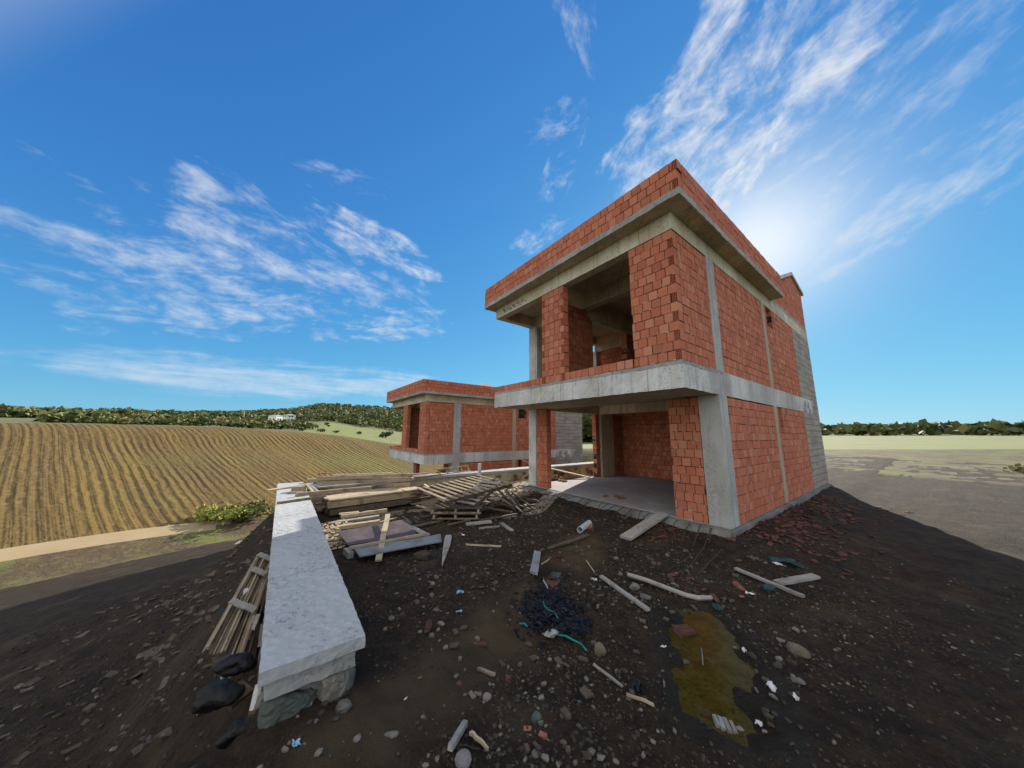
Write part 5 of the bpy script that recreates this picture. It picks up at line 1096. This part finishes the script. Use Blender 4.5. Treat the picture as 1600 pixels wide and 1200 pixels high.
# hedge-like scrub belt above the field, individually grown shrubs
k = 0
for px in np.linspace(150, 478, 64):
    r = random.uniform(74, 120); s_ = random.uniform(.55, 1.15) * r / 95
    root = bush('shrub', 'shrub in the scrub belt along the top edge of the ploughed field', far_pt(px + random.uniform(-3, 3), r), (s_ * 2.2, s_ * 2.2, s_ * 1.05), random.choice(['leaf', 'leaf_dark', 'leaf_dry', 'leaf']), 130, .34 * s_, 'shrub', 'shrubs along the top of the field', stem=False); k += 1
# scrub and wood on the hill
def wood(name, n, pxr, rr, hgt, m_, dens, quads, q, seed):
    mb = MB(); i = 0
    while i < n:
        px = random.uniform(*pxr); r = math.exp(random.uniform(math.log(rr[0]), math.log(rr[1])))
        i += 1
        if random.random() > dens(px, r): continue
        p = far_pt(px, r); h = hgt * random.uniform(.6, 1.3); w = h * random.uniform(.55, .85); g0 = random.random(); g1 = random.random()
        for _ in range(quads):
            d = rng.normal(size=3); d /= np.linalg.norm(d); c = p + np.array([0, 0, h * .55]) + d * np.array([w, w, h * .5]) * random.uniform(.5, 1); a = rng.normal(size=3); a /= np.linalg.norm(a); b = np.cross(a, rng.normal(size=3)); b /= np.linalg.norm(b); z = q * h * random.uniform(.7, 1.3)
            mb.add([c - a * z - b * z * .6, c + a * z - b * z * .5, c + a * z * .8 + b * z * .7, c - a * z * .7 + b * z * .6], [(0, 1, 2, 3)], (min(1, max(0, g0 + random.uniform(-.25, .25))), random.random(), g1))
    return tag(mb.build(name, m_), kind='stuff')
def meadow_free(px, r): return 0.0 if (px > 466 and r < 430) or (400 < px < 462 and r > 300) else 1.0
wood('wooded_hillside', 6200, (-500, 1000), (440, 940), 6.4, M['leaf_hill'], lambda px, r: 1.0, 18, .24, 1)
wood('hillside_scrub', 3000, (-500, 1000), (430, 930), 5.0, M['leaf'], lambda px, r: 1.0, 10, .32, 2)
wood('hillside_scrub', 1300, (60, 500), (120, 430), 2.0, M['leaf'], meadow_free, 10, .32, 3)
wood('hillside_scrub', 900, (60, 500), (120, 430), 1.8, M['leaf_dry'], meadow_free, 10, .32, 4)
wood('valley_wood', 900, (860, 1000), (120, 420), 9.0, M['leaf_dark'], lambda px, r: 1.0, 13, .3, 5)
wood('distant_wood', 1500, (1000, 2600), (380, 900), 8.0, M['leaf_hill'], lambda px, r: 1.0, 12, .3, 6)
mb = MB()
for k in range(420):
    x, y = random.uniform(5.5, 34), random.uniform(-6, 36); s_ = random.uniform(.12, .4); mb.leaves((x, y, gz((x, y)) + s_ * .4), (s_ * 1.3, s_ * 1.3, s_ * .7), 16, s_ * .35)
tag(mb.build('weeds', M['leaf_dry']), kind='stuff')
# tall dry grass below the lower house
mb = MB()
for k in range(700):
    px = random.uniform(600, 640); r = random.uniform(20, 27); a = math.atan((px - 800) / (FPX * 1.02)); d = az_dir(a); x, y = CAM[0] + d[0] * r, CAM[1] + d[1] * r; z = gz((x, y)); h = random.uniform(.5, 1.3)
    if x > -8.6: continue
    dx, dy = random.uniform(-.3, .3), random.uniform(-.3, .3); mb.add([(x - .012, y, z), (x + .012, y, z), (x + dx, y + dy, z + h)], [(0, 1, 2)])
tag(mb.build('tall_grass', M['leaf_dry']), kind='stuff')
# villas on the far slope
def villa(label, px, r, w, d_, h, yaw, lift):
    root = empty('white_villa', far_pt(px, r, lift), label, 'house', 'white villas on the far slope'); root.rotation_euler = (0, 0, yaw); mb = MB(); mb.box(-w / 2, w / 2, -d_ / 2, d_ / 2, -2, h, None); mb.build('wall', M['plaster'], root)
    mb = MB(); e = .5; rz = h + .9; mb.add([(-w / 2 - e, -d_ / 2 - e, h), (w / 2 + e, -d_ / 2 - e, h), (w / 2 + e, d_ / 2 + e, h), (-w / 2 - e, d_ / 2 + e, h), (-w / 4, 0, rz), (w / 4, 0, rz)], [(3, 2, 1, 0), (0, 1, 5, 4), (2, 3, 4, 5), (1, 2, 5), (3, 0, 4)]); mb.build('roof', M['roof'], root)
    for x in (-w * .25, w * .22):
        for z in (1.0, 4.2):
            if z + 1.6 > h: continue
            mb = MB(); mb.box(x - .8, x + .8, -d_ / 2 - .05, -d_ / 2 + .1, z, z + 1.5); mb.build('window', M['glass'], root)
            mb = MB(); mb.box(-w / 2 - .05, -w / 2 + .1, x * .6 - .8, x * .6 + .8, z, z + 1.5); mb.build('window', M['glass'], root); mb = MB(); mb.box(w / 2 - .1, w / 2 + .05, x * .6 - .8, x * .6 + .8, z, z + 1.5); mb.build('window', M['glass'], root)
    return root
villa('white villa with pinkish roof, left one of the pair far up the slope', 426, 405, 9.5, 8, 5.4, 0.75, 1.6)
villa('bright white two storey villa, right one of the pair far up the slope', 447, 380, 8.5, 8, 6.2, 0.35, 1.4)
p0, p1 = far_pt(409, 380), far_pt(450, 372); c = (p0 + p1) / 2; mb = MB(); d = p1 - p0; L = np.linalg.norm(d); mb.box(-L / 2, L / 2, -.2, .2, -1.5, 1.6); o = mb.build('garden_wall', M['plaster'], None, c); o.rotation_euler = (0, 0, math.atan2(d[1], d[0])); tag(o, 'low white garden wall below the two far villas', 'wall')
p = far_pt(375, 330); root = empty('utility_pole', p, 'thin pale utility pole on the slope left of the villas', 'pole'); mb = MB(); mb.tube([(0, 0, -1), (0, 0, 9.5)], .22, 8, 0, .14); mb.build('pole', M['plaster'], root); mb = MB(); mb.box(-.9, .9, -.08, .08, 8.7, 8.9); mb.build('crossarm', M['plaster'], root)
